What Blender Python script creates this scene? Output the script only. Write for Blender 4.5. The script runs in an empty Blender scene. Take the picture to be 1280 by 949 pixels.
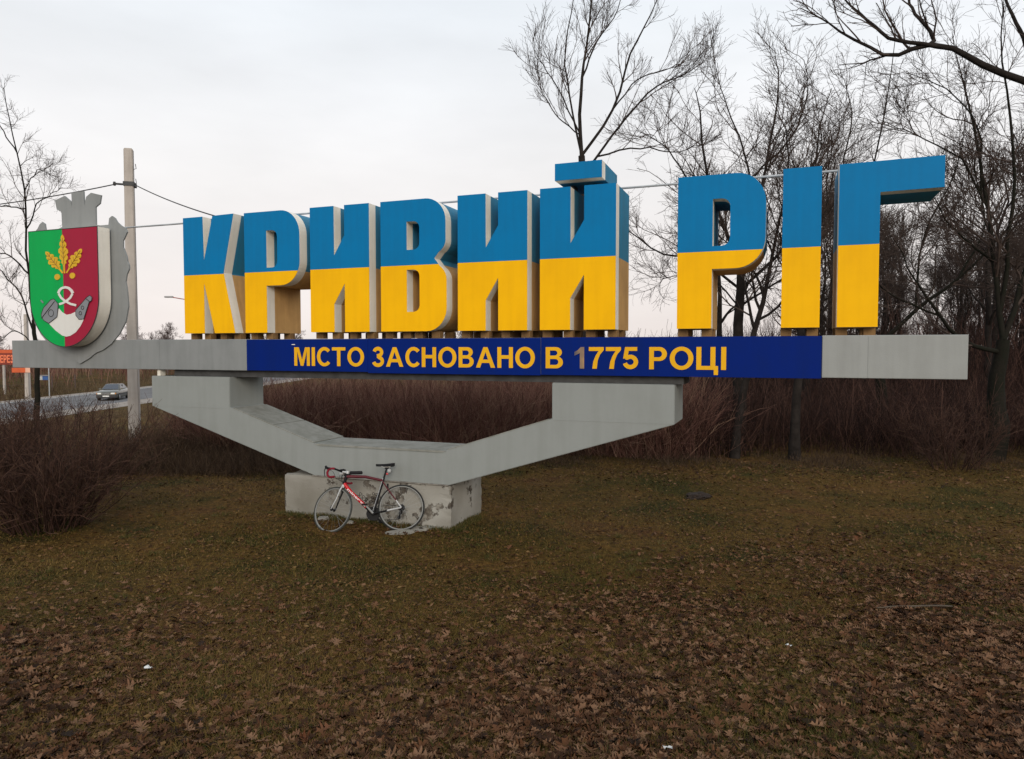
import bpy, bmesh, math, random
import numpy as np
from mathutils import Vector, Matrix
from mathutils.geometry import tessellate_polygon

random.seed(7)
C = bpy.context.scene.collection
scene = bpy.context.scene

# ---------------------------------------------------------------- camera
F, CX, CY, HOR, EYE = 900.0, 640.0, 474.5, 436.0, 2.61
PITCH = math.atan((CY - HOR) / F)
cam_data = bpy.data.cameras.new('camera')
cam_data.sensor_width = 36.0
cam_data.lens = F / 1280.0 * 36.0
cam_data.clip_start, cam_data.clip_end = 0.1, 6000.0
cam = bpy.data.objects.new('camera', cam_data)
C.objects.link(cam)
cam.location = (0, 0, EYE)
cam.rotation_euler = (math.radians(90) - PITCH, 0, 0)
scene.camera = cam

# ---------------------------------------------------------------- world
SUN_AZ, SUN_EL = math.radians(172), math.radians(20)      # light comes from behind the camera, low in a veiled sky
world = bpy.data.worlds.new('World')
scene.world = world
world.use_nodes = True
wn, wl = world.node_tree.nodes, world.node_tree.links
wn.clear()
w_out = wn.new('ShaderNodeOutputWorld')
w_bg = wn.new('ShaderNodeBackground')
w_bg.inputs['Strength'].default_value = 0.1
w_sky = wn.new('ShaderNodeTexSky')
w_sky.sky_type = 'NISHITA'
w_sky.sun_disc = False
w_sky.sun_elevation = SUN_EL
w_sky.sun_rotation = SUN_AZ
w_sky.dust_density = 4.0
w_hs = wn.new('ShaderNodeHueSaturation')
w_hs.inputs['Saturation'].default_value = 0.35
wl.new(w_sky.outputs[0], w_hs.inputs['Color'])
w_tc = wn.new('ShaderNodeTexCoord')
w_sep = wn.new('ShaderNodeSeparateXYZ')
wl.new(w_tc.outputs['Generated'], w_sep.inputs[0])
w_map = wn.new('ShaderNodeMapping')
w_map.inputs['Scale'].default_value = (1.2, 1.2, 4.0)
wl.new(w_tc.outputs['Generated'], w_map.inputs[0])
w_noise = wn.new('ShaderNodeTexNoise')
w_noise.inputs['Scale'].default_value = 2.4
w_noise.inputs['Detail'].default_value = 6.0
w_noise.inputs['Roughness'].default_value = 0.5
wl.new(w_map.outputs[0], w_noise.inputs['Vector'])
w_ramp = wn.new('ShaderNodeValToRGB')                    # veil of cloud by elevation
e = w_ramp.color_ramp.elements
e[0].position, e[0].color = 0.0, (8.9, 8.05, 7.65, 1)
e[1].position, e[1].color = 1.0, (8.1, 9.0, 10.0, 1)
m_ = w_ramp.color_ramp.elements.new(0.22); m_.color = (9.3, 9.1, 9.05, 1)
m_ = w_ramp.color_ramp.elements.new(0.50); m_.color = (8.7, 9.4, 10.1, 1)
wl.new(w_sep.outputs['Z'], w_ramp.inputs[0])
w_nr = wn.new('ShaderNodeMapRange')
w_nr.inputs['From Min'].default_value = 0.3
w_nr.inputs['From Max'].default_value = 0.7
w_nr.inputs['To Min'].default_value = 0.91
w_nr.inputs['To Max'].default_value = 1.05
wl.new(w_noise.outputs[0], w_nr.inputs[0])
w_mul = wn.new('ShaderNodeVectorMath'); w_mul.operation = 'SCALE'
wl.new(w_ramp.outputs[0], w_mul.inputs[0]); wl.new(w_nr.outputs[0], w_mul.inputs['Scale'])
w_mix = wn.new('ShaderNodeMix'); w_mix.data_type = 'RGBA'
w_mix.inputs['Factor'].default_value = 0.9
wl.new(w_hs.outputs[0], w_mix.inputs[6]); wl.new(w_mul.outputs[0], w_mix.inputs[7])
wl.new(w_mix.outputs[2], w_bg.inputs['Color'])
wl.new(w_bg.outputs[0], w_out.inputs[0])

sun_d = bpy.data.lights.new('sun', 'SUN')
sun_d.energy = 1.5
sun_d.angle = math.radians(28)
sun_d.color = (1.0, 0.90, 0.76)
sun = bpy.data.objects.new('sun', sun_d)
C.objects.link(sun)
to_sun = Vector((math.sin(SUN_AZ) * math.cos(SUN_EL), math.cos(SUN_AZ) * math.cos(SUN_EL), math.sin(SUN_EL)))
sun.rotation_euler = to_sun.to_track_quat('Z', 'Y').to_euler()
sun.location = (10, -30, 30)

scene.view_settings.view_transform = 'Standard'
scene.view_settings.look = 'None'
scene.view_settings.exposure = 0.12
scene.view_settings.gamma = 1.0
scene.render.engine = 'CYCLES'
scene.cycles.use_denoising = True
scene.cycles.max_bounces = 6

# ---------------------------------------------------------------- helpers
cp, sp_ = math.cos(PITCH), math.sin(PITCH)

def ray(x, y):
    a, b = (x - CX) / F, -(y - CY) / F
    return a, cp + sp_ * b, -sp_ + cp * b

def px(x, y, depth):
    """point at distance `depth` ahead of the camera along the ray of a pixel"""
    a, Y, Z = ray(x, y)
    t = depth / Y
    return np.array((a * t, depth, EYE + Z * t))

# the sign stands on a straight line that turns away to the left
TH = math.atan(F / 2400.0)
UX, UY, NX, NY = math.cos(TH), -math.sin(TH), math.sin(TH), math.cos(TH)
D0 = 9.4

def sg(x, y, d=0.0):
    """pixel -> (s, z) in the plane d metres behind the sign's front"""
    a, Y, Z = ray(x, y)
    t = (D0 + d) / (NX * a + NY * Y)
    return (a * UX + Y * UY) * t, EYE + Z * t

def sw(s, d, z=0.0):
    return Vector((s * UX + (D0 + d) * NX, s * UY + (D0 + d) * NY, z))

def smooth(t):
    t = np.clip(t, 0, 1)
    return t * t * (3 - 2 * t)

def bumps(X, Y):
    return (0.022 * np.sin(X * 1.31 + 0.7 * np.sin(Y * 0.9)) * np.cos(Y * 1.13 + 1.2)
            + 0.012 * np.sin(X * 3.1 + Y * 1.7) * np.sin(Y * 2.9 - X)
            + 0.006 * np.sin(X * 7.3 - Y * 5.1) * np.cos(Y * 8.2 + X * 2))

ROAD_Z = -2.05
def hz(X, Y):
    X = np.asarray(X, float); Y = np.asarray(Y, float)
    near = 0.95 * smooth((9.4 - Y) / 9.6)
    left = ROAD_Z * smooth((-X - 11.0) / 19.5)
    far = 0.9 * smooth((-X - 46.0) / 12.0)
    flat = 1 - smooth((-X - 24.0) / 6.0) * (1 - smooth((-X - 47.0) / 6.0))
    return near * (1 - smooth((-X - 14) / 12)) + left + far + bumps(X, Y) * flat

def hz1(x, y):
    return float(hz(x, y))

def tag(o, label=None, cat=None, group=None, kind=None):
    if label: o['label'] = label
    if cat: o['category'] = cat
    if group: o['group'] = group
    if kind: o['kind'] = kind
    return o

def thing(name, loc, label, cat, group=None, rot=(0, 0, 0)):
    o = bpy.data.objects.new(name, None)
    o.empty_display_size = 0.2
    C.objects.link(o)
    o.location = loc
    o.rotation_euler = rot
    return tag(o, label, cat, group)

def link(name, me, parent=None, loc=None):
    o = bpy.data.objects.new(name, me)
    C.objects.link(o)
    if parent is not None: o.parent = parent
    if loc is not None: o.location = loc
    return o

def mesh(name, V, Fc, mats, idx=None, smoothed=False):
    me = bpy.data.meshes.new(name)
    me.from_pydata([tuple(v) for v in V], [], [tuple(f) for f in Fc])
    if not isinstance(mats, (list, tuple)): mats = [mats]
    for m in mats: me.materials.append(m)
    if idx is not None:
        me.polygons.foreach_set('material_index', np.asarray(idx, np.int32))
    if smoothed:
        me.polygons.foreach_set('use_smooth', np.ones(len(me.polygons), bool))
    me.update()
    return me

def np_mesh(name, V, Q, mat, smoothed=False, attr=None):
    """V (n,3) Q (m,k) arrays; fast path"""
    me = bpy.data.meshes.new(name)
    n, (m, k) = len(V), Q.shape
    me.vertices.add(n)
    me.vertices.foreach_set('co', np.ascontiguousarray(V, np.float32).ravel())
    me.loops.add(m * k)
    me.loops.foreach_set('vertex_index', np.ascontiguousarray(Q, np.int32).ravel())
    me.polygons.add(m)
    me.polygons.foreach_set('loop_start', np.arange(0, m * k, k, dtype=np.int32))
    me.polygons.foreach_set('loop_total', np.full(m, k, np.int32))
    if smoothed:
        me.polygons.foreach_set('use_smooth', np.ones(m, bool))
    me.materials.append(mat)
    if attr is not None:
        a = me.attributes.new('v', 'FLOAT', 'POINT')
        a.data.foreach_set('value', np.ascontiguousarray(attr, np.float32))
    me.update(calc_edges=True)
    return me

class MB:
    """collects simple shapes into one mesh"""
    def __init__(self):
        self.v, self.f, self.m = [], [], []
    def add(self, V, Fc, mi=0):
        b = len(self.v)
        self.v += [tuple(p) for p in V]
        self.f += [tuple(i + b for i in f) for f in Fc]
        self.m += [mi] * len(Fc)
        return self
    def box(self, lo, hi, mi=0, bev=0.0):
        (x0, y0, z0), (x1, y1, z1) = lo, hi
        if bev <= 0:
            V = [(x0, y0, z0), (x1, y0, z0), (x1, y1, z0), (x0, y1, z0), (x0, y0, z1), (x1, y0, z1), (x1, y1, z1), (x0, y1, z1)]
            return self.add(V, [(0, 3, 2, 1), (4, 5, 6, 7), (0, 1, 5, 4), (1, 2, 6, 5), (2, 3, 7, 6), (3, 0, 4, 7)], mi)
        bm = bmesh.new()
        bmesh.ops.create_cube(bm, size=1)
        for v in bm.verts:
            v.co = Vector(((x0 + x1) / 2 + v.co.x * (x1 - x0), (y0 + y1) / 2 + v.co.y * (y1 - y0), (z0 + z1) / 2 + v.co.z * (z1 - z0)))
        bmesh.ops.bevel(bm, geom=list(bm.edges), offset=bev, segments=2, affect='EDGES', profile=0.5)
        bm.verts.index_update()
        self.add([v.co[:] for v in bm.verts], [[v.index for v in f.verts] for f in bm.faces], mi)
        bm.free()
        return self
    def tube(self, pts, r, n=8, mi=0, caps=True, closed=False, flat=1.0, up=None):
        pts = [Vector(p) for p in pts]
        K = len(pts)
        rr = list(r) if isinstance(r, (list, tuple)) else [r] * K
        V, Fc = [], []
        ref = Vector(up) if up else None
        nrm = None
        for i, p in enumerate(pts):
            if closed: t = pts[(i + 1) % K] - pts[i - 1]
            else: t = pts[min(i + 1, K - 1)] - pts[max(i - 1, 0)]
            t.normalize()
            if nrm is None:
                a = ref or (Vector((0, 0, 1)) if abs(t.z) < 0.9 else Vector((1, 0, 0)))
                nrm = (a - t * a.dot(t)).normalized()
            else:
                nrm = (nrm - t * nrm.dot(t)).normalized()
            b = t.cross(nrm)
            for j in range(n):
                q = 2 * math.pi * j / n
                V.append(p + (nrm * math.cos(q) * flat + b * math.sin(q)) * rr[i])
        lim = K if closed else K - 1
        for i in range(lim):
            o, u = i * n, ((i + 1) % K) * n
            for j in range(n):
                k = (j + 1) % n
                Fc.append((o + j, o + k, u + k, u + j))
        if caps and not closed:
            Fc.append(tuple(range(n))[::-1])
            Fc.append(tuple((K - 1) * n + j for j in range(n)))
        return self.add(V, Fc, mi)
    def lathe(self, prof, n=16, mi=0, axis='z', at=(0, 0, 0)):
        V, Fc = [], []
        for (r, h) in prof:
            for j in range(n):
                q = 2 * math.pi * j / n
                c, s = r * math.cos(q), r * math.sin(q)
                p = {'z': (c, s, h), 'y': (c, h, s), 'x': (h, c, s)}[axis]
                V.append((p[0] + at[0], p[1] + at[1], p[2] + at[2]))
        for i in range(len(prof) - 1):
            for j in range(n):
                k = (j + 1) % n
                Fc.append((i * n + j, i * n + k, (i + 1) * n + k, (i + 1) * n + j))
        Fc.append(tuple(range(n))[::-1])
        Fc.append(tuple((len(prof) - 1) * n + j for j in range(n)))
        return self.add(V, Fc, mi)
    def xf(self, M):
        self.v = [tuple(M @ Vector(p)) for p in self.v]
        return self
    def build(self, name, mats, parent=None, smoothed=False, off=(0, 0, 0)):
        V = [(p[0] - off[0], p[1] - off[1], p[2] - off[2]) for p in self.v]
        me = mesh(name, V, self.f, mats, self.m, smoothed)
        if smoothed:
            bm = bmesh.new(); bm.from_mesh(me)
            bmesh.ops.recalc_face_normals(bm, faces=bm.faces)
            for ed in bm.edges:
                if len(ed.link_faces) == 2 and ed.calc_face_angle(0) > 0.7: ed.smooth = False
            bm.to_mesh(me); bm.free()
        return link(name, me, parent)

def prism(loops, d0, d1, mi=(0, 0, 0), mb=None, front=True, back=True):
    """loops of (s,z), first outer then holes, extruded from d0 (front) to d1; coordinates (s, d, z)"""
    mb = mb or MB()
    allp = [p for lp in loops for p in lp]
    tris = tessellate_polygon([[Vector((p[0], p[1], 0)) for p in lp] for lp in loops])
    if front: mb.add([(p[0], d0, p[1]) for p in allp], [t for t in tris], mi[0])
    if back: mb.add([(p[0], d1, p[1]) for p in allp], [t[::-1] for t in tris], mi[2])
    for lp in loops:
        n = len(lp)
        V = [(p[0], d0, p[1]) for p in lp] + [(p[0], d1, p[1]) for p in lp]
        mb.add(V, [(i, (i + 1) % n, n + (i + 1) % n, n + i) for i in range(n)], mi[1])
    return mb

def recalc(o):
    bm = bmesh.new(); bm.from_mesh(o.data)
    bmesh.ops.remove_doubles(bm, verts=bm.verts, dist=0.0004)
    bmesh.ops.recalc_face_normals(bm, faces=bm.faces)
    bm.to_mesh(o.data); bm.free()
    return o

# ---------------------------------------------------------------- materials
MATS = {}
def lin(c):
    return tuple(((x / 255.0) / 12.92 if x / 255.0 <= 0.04045 else ((x / 255.0 + 0.055) / 1.055) ** 2.4) for x in c)

def mat(name, col, rough=0.7, var=0.15, scale=6.0, bump=0.0, bscale=40.0, metal=0.0, spec=0.4, col2=None, detail=5.0, coat=0.0):
    """principled with a noise between two tones of the thing's own colour"""
    m = bpy.data.materials.new(name)
    m.use_nodes = True
    N, L = m.node_tree.nodes, m.node_tree.links
    b = N['Principled BSDF']
    b.inputs['Roughness'].default_value = rough
    b.inputs['Metallic'].default_value = metal
    b.inputs['Specular IOR Level'].default_value = spec
    b.inputs['Coat Weight'].default_value = coat
    tc = N.new('ShaderNodeTexCoord')
    nz = N.new('ShaderNodeTexNoise')
    nz.inputs['Scale'].default_value = scale
    nz.inputs['Detail'].default_value = detail
    nz.inputs['Roughness'].default_value = 0.6
    L.new(tc.outputs['Object'], nz.inputs['Vector'])
    rp = N.new('ShaderNodeValToRGB')
    lo = col2 or tuple(c * (1 - var) for c in col)
    hi = col if col2 else tuple(min(1, c * (1 + var)) for c in col)
    rp.color_ramp.elements[0].position, rp.color_ramp.elements[0].color = 0.33, (*lo, 1)
    rp.color_ramp.elements[1].position, rp.color_ramp.elements[1].color = 0.67, (*hi, 1)
    L.new(nz.outputs[0], rp.inputs[0])
    L.new(rp.outputs[0], b.inputs['Base Color'])
    if bump > 0:
        n2 = N.new('ShaderNodeTexNoise')
        n2.inputs['Scale'].default_value = bscale
        n2.inputs['Detail'].default_value = 4
        L.new(tc.outputs['Object'], n2.inputs['Vector'])
        bp = N.new('ShaderNodeBump')
        bp.inputs['Strength'].default_value = bump
        bp.inputs['Distance'].default_value = 0.02
        L.new(n2.outputs[0], bp.inputs['Height'])
        L.new(bp.outputs[0], b.inputs['Normal'])
    MATS[name] = m
    return m

def stops(cr, st):
    while len(cr.elements) > 1: cr.elements.remove(cr.elements[0])
    cr.elements[0].position, cr.elements[0].color = st[0][0], (*st[0][1], 1)
    for p, c in st[1:]:
        el = cr.elements.new(p); el.color = (*c, 1)

def attr_mat(name, cols, rough=0.85, source='attr', trans=0.0):
    """colour by a random value carried by each blade, leaf or twig"""
    m = bpy.data.materials.new(name)
    m.use_nodes = True
    N, L = m.node_tree.nodes, m.node_tree.links
    b = N['Principled BSDF']
    b.inputs['Roughness'].default_value = rough
    b.inputs['Specular IOR Level'].default_value = 0.2
    if source == 'attr':
        a = N.new('ShaderNodeAttribute'); a.attribute_name = 'v'; out = a.outputs['Fac']
    else:
        a = N.new('ShaderNodeObjectInfo'); out = a.outputs['Random']
    rp = N.new('ShaderNodeValToRGB')
    stops(rp.color_ramp, [(i / (len(cols) - 1), c) for i, c in enumerate(cols)])
    L.new(out, rp.inputs[0])
    L.new(rp.outputs[0], b.inputs['Base Color'])
    MATS[name] = m
    return m

def streak_mat(name, col, dirt, rough=0.75, amount=0.5, bump=0.15, spec=0.12, grain=60):
    """painted metal or concrete with rain streaks, blotches and fine pitting"""
    m = bpy.data.materials.new(name)
    m.use_nodes = True
    N, L = m.node_tree.nodes, m.node_tree.links
    b = N['Principled BSDF']
    b.inputs['Roughness'].default_value = rough
    b.inputs['Specular IOR Level'].default_value = spec
    tc = N.new('ShaderNodeTexCoord')
    mp = N.new('ShaderNodeMapping'); mp.inputs['Scale'].default_value = (9.0, 9.0, 0.7)
    L.new(tc.outputs['Object'], mp.inputs[0])
    n1 = N.new('ShaderNodeTexNoise'); n1.inputs['Scale'].default_value = 1.0; n1.inputs['Detail'].default_value = 6
    L.new(mp.outputs[0], n1.inputs['Vector'])
    n2 = N.new('ShaderNodeTexNoise'); n2.inputs['Scale'].default_value = 2.3; n2.inputs['Detail'].default_value = 8
    n2.inputs['Roughness'].default_value = 0.65
    L.new(tc.outputs['Object'], n2.inputs['Vector'])
    ad = N.new('ShaderNodeMath'); ad.operation = 'ADD'
    L.new(n1.outputs[0], ad.inputs[0]); L.new(n2.outputs[0], ad.inputs[1])
    mr = N.new('ShaderNodeMapRange')
    mr.inputs['From Min'].default_value = 0.85; mr.inputs['From Max'].default_value = 1.3
    mr.inputs['To Min'].default_value = 0.0; mr.inputs['To Max'].default_value = amount
    L.new(ad.outputs[0], mr.inputs[0])
    mx = N.new('ShaderNodeMix'); mx.data_type = 'RGBA'
    mx.inputs[6].default_value = (*col, 1); mx.inputs[7].default_value = (*dirt, 1)
    L.new(mr.outputs[0], mx.inputs['Factor'])
    L.new(mx.outputs[2], b.inputs['Base Color'])
    n3 = N.new('ShaderNodeTexNoise'); n3.inputs['Scale'].default_value = grain; n3.inputs['Detail'].default_value = 3
    L.new(tc.outputs['Object'], n3.inputs['Vector'])
    bp = N.new('ShaderNodeBump'); bp.inputs['Strength'].default_value = bump; bp.inputs['Distance'].default_value = 0.01
    L.new(n3.outputs[0], bp.inputs['Height']); L.new(bp.outputs[0], b.inputs['Normal'])
    MATS[name] = m
    return m

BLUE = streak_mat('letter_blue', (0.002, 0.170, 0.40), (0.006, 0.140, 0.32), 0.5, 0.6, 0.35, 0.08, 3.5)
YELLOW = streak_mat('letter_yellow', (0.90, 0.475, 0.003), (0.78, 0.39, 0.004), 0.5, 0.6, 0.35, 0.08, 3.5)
BLUE_SIDE = streak_mat('letter_side_blue', (0.03, 0.20, 0.34), (0.05, 0.14, 0.20), 0.6, 0.6)  # duller blue for the letters' side walls
YELLOW_SIDE = streak_mat('letter_side_tan', (0.55, 0.33, 0.13), (0.30, 0.17, 0.07), 0.65, 0.6)  # browner, duller yellow for the letters' side walls
CREAM = streak_mat('cream_rim', (0.80, 0.76, 0.68), (0.55, 0.50, 0.42), 0.6, 0.5)
GREY_BEAM = streak_mat('grey_beam_paint', (0.235, 0.245, 0.245), (0.17, 0.18, 0.18), 0.6, 0.6)
GREY_LIGHT = streak_mat('light_grey_paint', (0.30, 0.31, 0.30), (0.23, 0.235, 0.225), 0.6, 0.5)
GREY_SUP = streak_mat('grey_support_paint', (0.26, 0.275, 0.265), (0.20, 0.21, 0.195), 0.7, 0.4, 0.15)
CAPGREY = streak_mat('cap_concrete', (0.26, 0.26, 0.235), (0.15, 0.15, 0.125), 0.8, 0.8, 0.3)
PANEL = streak_mat('panel_navy', (0.002, 0.016, 0.155), (0.004, 0.016, 0.11), 0.5, 0.5, 0.04, 0.05)
TEXT_Y = streak_mat('text_yellow', (0.80, 0.42, 0.012), (0.60, 0.30, 0.01), 0.5, 0.4, 0.0)
DARK = mat('dark_steel', (0.05, 0.05, 0.05), 0.7, 0.3)
FOOT = streak_mat('rusty_foot', (0.24, 0.14, 0.06), (0.08, 0.045, 0.025), 0.8, 0.9)
STEEL = mat('galvanised_pipe', (0.42, 0.43, 0.44), 0.45, 0.15, metal=0.3)
POLE = streak_mat('pole_concrete', (0.45, 0.405, 0.365), (0.32, 0.285, 0.255), 0.9, 0.8, 0.5)
BARK = mat('bark', (0.022, 0.018, 0.016), 0.95, 0.4, 5.0, 0.9, 22.0, spec=0.1)  # bark tones, plain and mossy, darkened to carry the wood's shade
BARK_GREEN = mat('mossy_bark', (0.017, 0.014, 0.011), 0.95, 0.4, 4.0, 0.9, 22.0, spec=0.1, col2=(0.011, 0.012, 0.008))
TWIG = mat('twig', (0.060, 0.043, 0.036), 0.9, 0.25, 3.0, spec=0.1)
TWIG_HAZED = mat('hazed_far_twig', (0.12, 0.09, 0.085), 0.9, 0.25, 3.0, spec=0.1)  # wood of the far trees, distance haze lightened into the colour

# ---------------------------------------------------------------- ground
def ground_material():
    m = bpy.data.materials.new('dry_turf')
    m.use_nodes = True
    N, L = m.node_tree.nodes, m.node_tree.links
    b = N['Principled BSDF']
    b.inputs['Roughness'].default_value = 0.95
    b.inputs['Specular IOR Level'].default_value = 0.1
    tc = N.new('ShaderNodeTexCoord')
    def noise(sc, det=6, ro=0.6):
        n = N.new('ShaderNodeTexNoise')
        n.inputs['Scale'].default_value = sc; n.inputs['Detail'].default_value = det; n.inputs['Roughness'].default_value = ro
        L.new(tc.outputs['Object'], n.inputs['Vector'])
        return n.outputs[0]
    def ramp(src, st):
        r = N.new('ShaderNodeValToRGB')
        stops(r.color_ramp, st)
        L.new(src, r.inputs[0])
        return r.outputs[0]
    big = ramp(noise(0.55, 7, 0.65), [(0.38, (0.038, 0.033, 0.006)), (0.48, (0.078, 0.047, 0.010)), (0.56, (0.104, 0.057, 0.014)), (0.66, (0.090, 0.040, 0.014))])
    fine = ramp(noise(14, 8, 0.7), [(0.3, (0.25, 0.25, 0.25)), (0.5, (0.9, 0.9, 0.9)), (0.75, (1.7, 1.6, 1.45))])
    mx = N.new('ShaderNodeMix'); mx.data_type = 'RGBA'; mx.blend_type = 'MULTIPLY'
    mx.inputs['Factor'].default_value = 1.0
    L.new(big, mx.inputs[6]); L.new(fine, mx.inputs[7])
    L.new(mx.outputs[2], b.inputs['Base Color'])
    bp = N.new('ShaderNodeBump'); bp.inputs['Strength'].default_value = 0.8; bp.inputs['Distance'].default_value = 0.04
    L.new(noise(25, 6, 0.7), bp.inputs['Height']); L.new(bp.outputs[0], b.inputs['Normal'])
    return m
GROUND = ground_material()

def axis_(lo, a, b, hi, step, grow=1.22):
    c = list(np.arange(a, b + 1e-6, step))
    s, x = step, b
    while x < hi: s *= grow; x += s; c.append(x)
    s, x = step, a
    while x > lo: s *= grow; x -= s; c.insert(0, x)
    return np.array(c)
gx = axis_(-2500, -60, 16, 2500, 0.28)
gy = axis_(-600, 2, 30, 3000, 0.16, 1.10)
GX, GY = np.meshgrid(gx, gy)
GV = np.stack([GX.ravel(), GY.ravel(), hz(GX, GY).ravel()], 1)
nxg, nyg = len(gx), len(gy)
ii = (np.arange(nyg - 1)[:, None] * nxg + np.arange(nxg - 1)[None, :]).ravel()
GQ = np.stack([ii, ii + 1, ii + nxg + 1, ii + nxg], 1)
ground = link('ground', np_mesh('ground', GV, GQ, GROUND, True))
tag(ground, 'brown and olive winter turf sloping down to the road', 'ground', kind='structure')

def strip(name, x0, x1, dz, m, label, cat):
    ys = np.concatenate([np.arange(-300, 0, 50), np.arange(0, 300, 6), np.arange(300, 2400, 100)])
    V, Q = [], []
    for y in ys:
        V += [(x0, y, ROAD_Z + dz), (x1, y, ROAD_Z + dz)]
    Q = [(2 * i, 2 * i + 1, 2 * i + 3, 2 * i + 2) for i in range(len(ys) - 1)]
    o = link(name, np_mesh(name, np.array(V), np.array(Q), m))
    return tag(o, label, cat, kind='structure')
ASPHALT = mat('asphalt', (0.15, 0.145, 0.145), 0.95, 0.18, 0.6, 0.2, 60, spec=0.1)
GRAVEL = mat('pale_gravel', (0.33, 0.29, 0.26), 0.95, 0.2, 1.5, 0.4, 30, col2=(0.2, 0.165, 0.13))
WPAINT = mat('white_road_paint', (0.6, 0.6, 0.58), 0.7, 0.15)
strip('road', -43.6, -34.0, 0.020, ASPHALT, 'grey asphalt road running past the bare trees', 'road')
strip('road_shoulder', -34.0, -31.2, 0.016, GRAVEL, 'pale gravel shoulder between asphalt and turf slope', 'shoulder')
strip('road_shoulder', -45.2, -43.6, 0.016, GRAVEL, 'pale narrow gravel shoulder on the wood side of the road', 'shoulder')
strip('edge_line', -43.3, -43.15, 0.024, WPAINT, 'white edge line painted along the far side of the asphalt', 'road marking')

# ---------------------------------------------------------------- the town sign
S0 = (-5.75, 0.4, 0.625)                                     # local origin of the sign: middle of its foot
sign = thing('town_sign', sw(S0[0], S0[1], S0[2]), 'long grey sign beam on angled concrete arms carrying nine blue and yellow letters', 'sign', rot=(0, 0, -TH))
Z0L, HL, LINE, DEEP, RIM = 2.866, 1.915, 3.83, 0.86, 0.195
BT, BB = 2.765, 2.255                                        # beam top and bottom

def arc(cx_, cz_, rx, rz, a0, a1, n=8):
    return [(cx_ + rx * math.cos(math.radians(a0 + (a1 - a0) * i / n)), cz_ + rz * math.sin(math.radians(a0 + (a1 - a0) * i / n))) for i in range(n + 1)]

L_I = [[(0, 0), (.43, 0), (.43, .424), (.62, .736), (.62, 0), (1.05, 0), (1.05, HL), (.62, HL), (.62, 1.464), (.432, 1.160), (.43, HL), (0, HL)]]
L_K = [[(0, 0), (.42, 0), (.422, .84), (.632, 0), (1.05, 0), (.83, .982), (1.047, HL + .01), (.62, HL), (.428, 1.186), (.41, HL), (0, HL)]]
hole_p = [(.43, 1.03)] + arc(.54, 1.13, .10, .10, -90, 0, 4) + arc(.54, 1.515, .10, .10, 0, 90, 4) + [(.43, 1.615)]
L_P = [[(0, 0), (.427, 0), (.427, .745), (.68, .745)] + arc(.71, 1.125, .35, .38, -90, 0, 10) + arc(.71, 1.535, .35, .38, 0, 90, 10) + [(0, HL)], hole_p[::-1]]
hole_b1 = [(.435, .285)] + arc(.545, .375, .10, .09, -90, 0, 4) + arc(.545, .81, .10, .09, 0, 90, 4) + [(.435, .90)]
hole_b2 = [(.435, 1.19)] + arc(.545, 1.28, .10, .09, -90, 0, 4) + arc(.545, 1.51, .10, .09, 0, 90, 4) + [(.435, 1.60)]
L_B = [[(0, 0), (.74, 0)] + arc(.76, .34, .32, .34, -90, 0, 9) + arc(.80, .74, .28, .25, 0, 52, 5) + [(.885, 1.05)] + arc(.78, 1.31, .285, .22, -52, 0, 5) + arc(.745, 1.585, .32, .33, 0, 90, 9) + [(0, HL)], hole_b1[::-1], hole_b2[::-1]]
L_1 = [[(0, 0), (.433, 0), (.433, HL), (0, HL)]]
L_G = [[(0, 0), (.438, 0), (.438, 1.56), (1.087, 1.568), (1.087, HL + .01), (0, HL)]]

def bisect(mb):
    """cut a prism of letter side or face at the colour line"""
    bm = bmesh.new()
    vs = [bm.verts.new(p) for p in mb.v]
    for f, mi in zip(mb.f, mb.m):
        try:
            fc = bm.faces.new([vs[i] for i in f]); fc.material_index = mi
        except ValueError: pass
    bmesh.ops.remove_doubles(bm, verts=bm.verts, dist=0.0004)
    bmesh.ops.bisect_plane(bm, geom=list(bm.verts) + list(bm.edges) + list(bm.faces), plane_co=(0, 0, LINE), plane_no=(0, 0, 1))
    bmesh.ops.recalc_face_normals(bm, faces=bm.faces)
    return bm

def bm_obj(name, bm, mats, parent, keep=None):
    b2 = bm.copy()
    if keep: bmesh.ops.delete(b2, geom=[f for f in b2.faces if not keep(f)], context='FACES')
    me = bpy.data.meshes.new(name)
    for m in mats: me.materials.append(m)
    b2.to_mesh(me); b2.free()
    return link(name, me, parent)

def place(o, s):
    o.location = Vector((s - S0[0], -S0[1], -S0[2]))

def big_letter(loops, s, stems, label, extra=None):
    zl = [[(p[0], p[1] + Z0L) for p in lp] for lp in loops]
    # body: side walls behind the rim and the back, painted in the two colours
    bm = bisect(prism(zl, RIM, DEEP, (0, 0, 0), front=True, back=True))
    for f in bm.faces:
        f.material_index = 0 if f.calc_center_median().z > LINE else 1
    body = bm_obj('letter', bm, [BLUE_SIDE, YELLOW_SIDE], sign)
    bm.free()
    place(body, s)
    body['label'] = label
    # rim: cream side band right behind the face, a hair proud of the body
    mb = prism(zl, 0.006, RIM - 0.003, (0, 0, 0), front=False, back=False)
    rim = recalc(mb.build('rim', [CREAM], body))
    fm = bisect(prism(zl, 0.0, 0.006, (0, 0, 0)))
    bm_obj('upper_face', fm, [BLUE], body, lambda f: f.calc_center_median().z > LINE)
    bm_obj('lower_face', fm, [YELLOW], body, lambda f: f.calc_center_median().z <= LINE)
    fm.free()
    for (a, b) in stems:
        w = b - a
        for k in ((0.14, 0.84) if w > 0.3 else (0.5,)):
            for d in (0.20, 0.64):
                c = a + w * k
                MB().box((c - .065, d - .06, BT + .002), (c + .065, d + .06, Z0L - .002)).build('foot', [FOOT], body)
    return body

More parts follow.
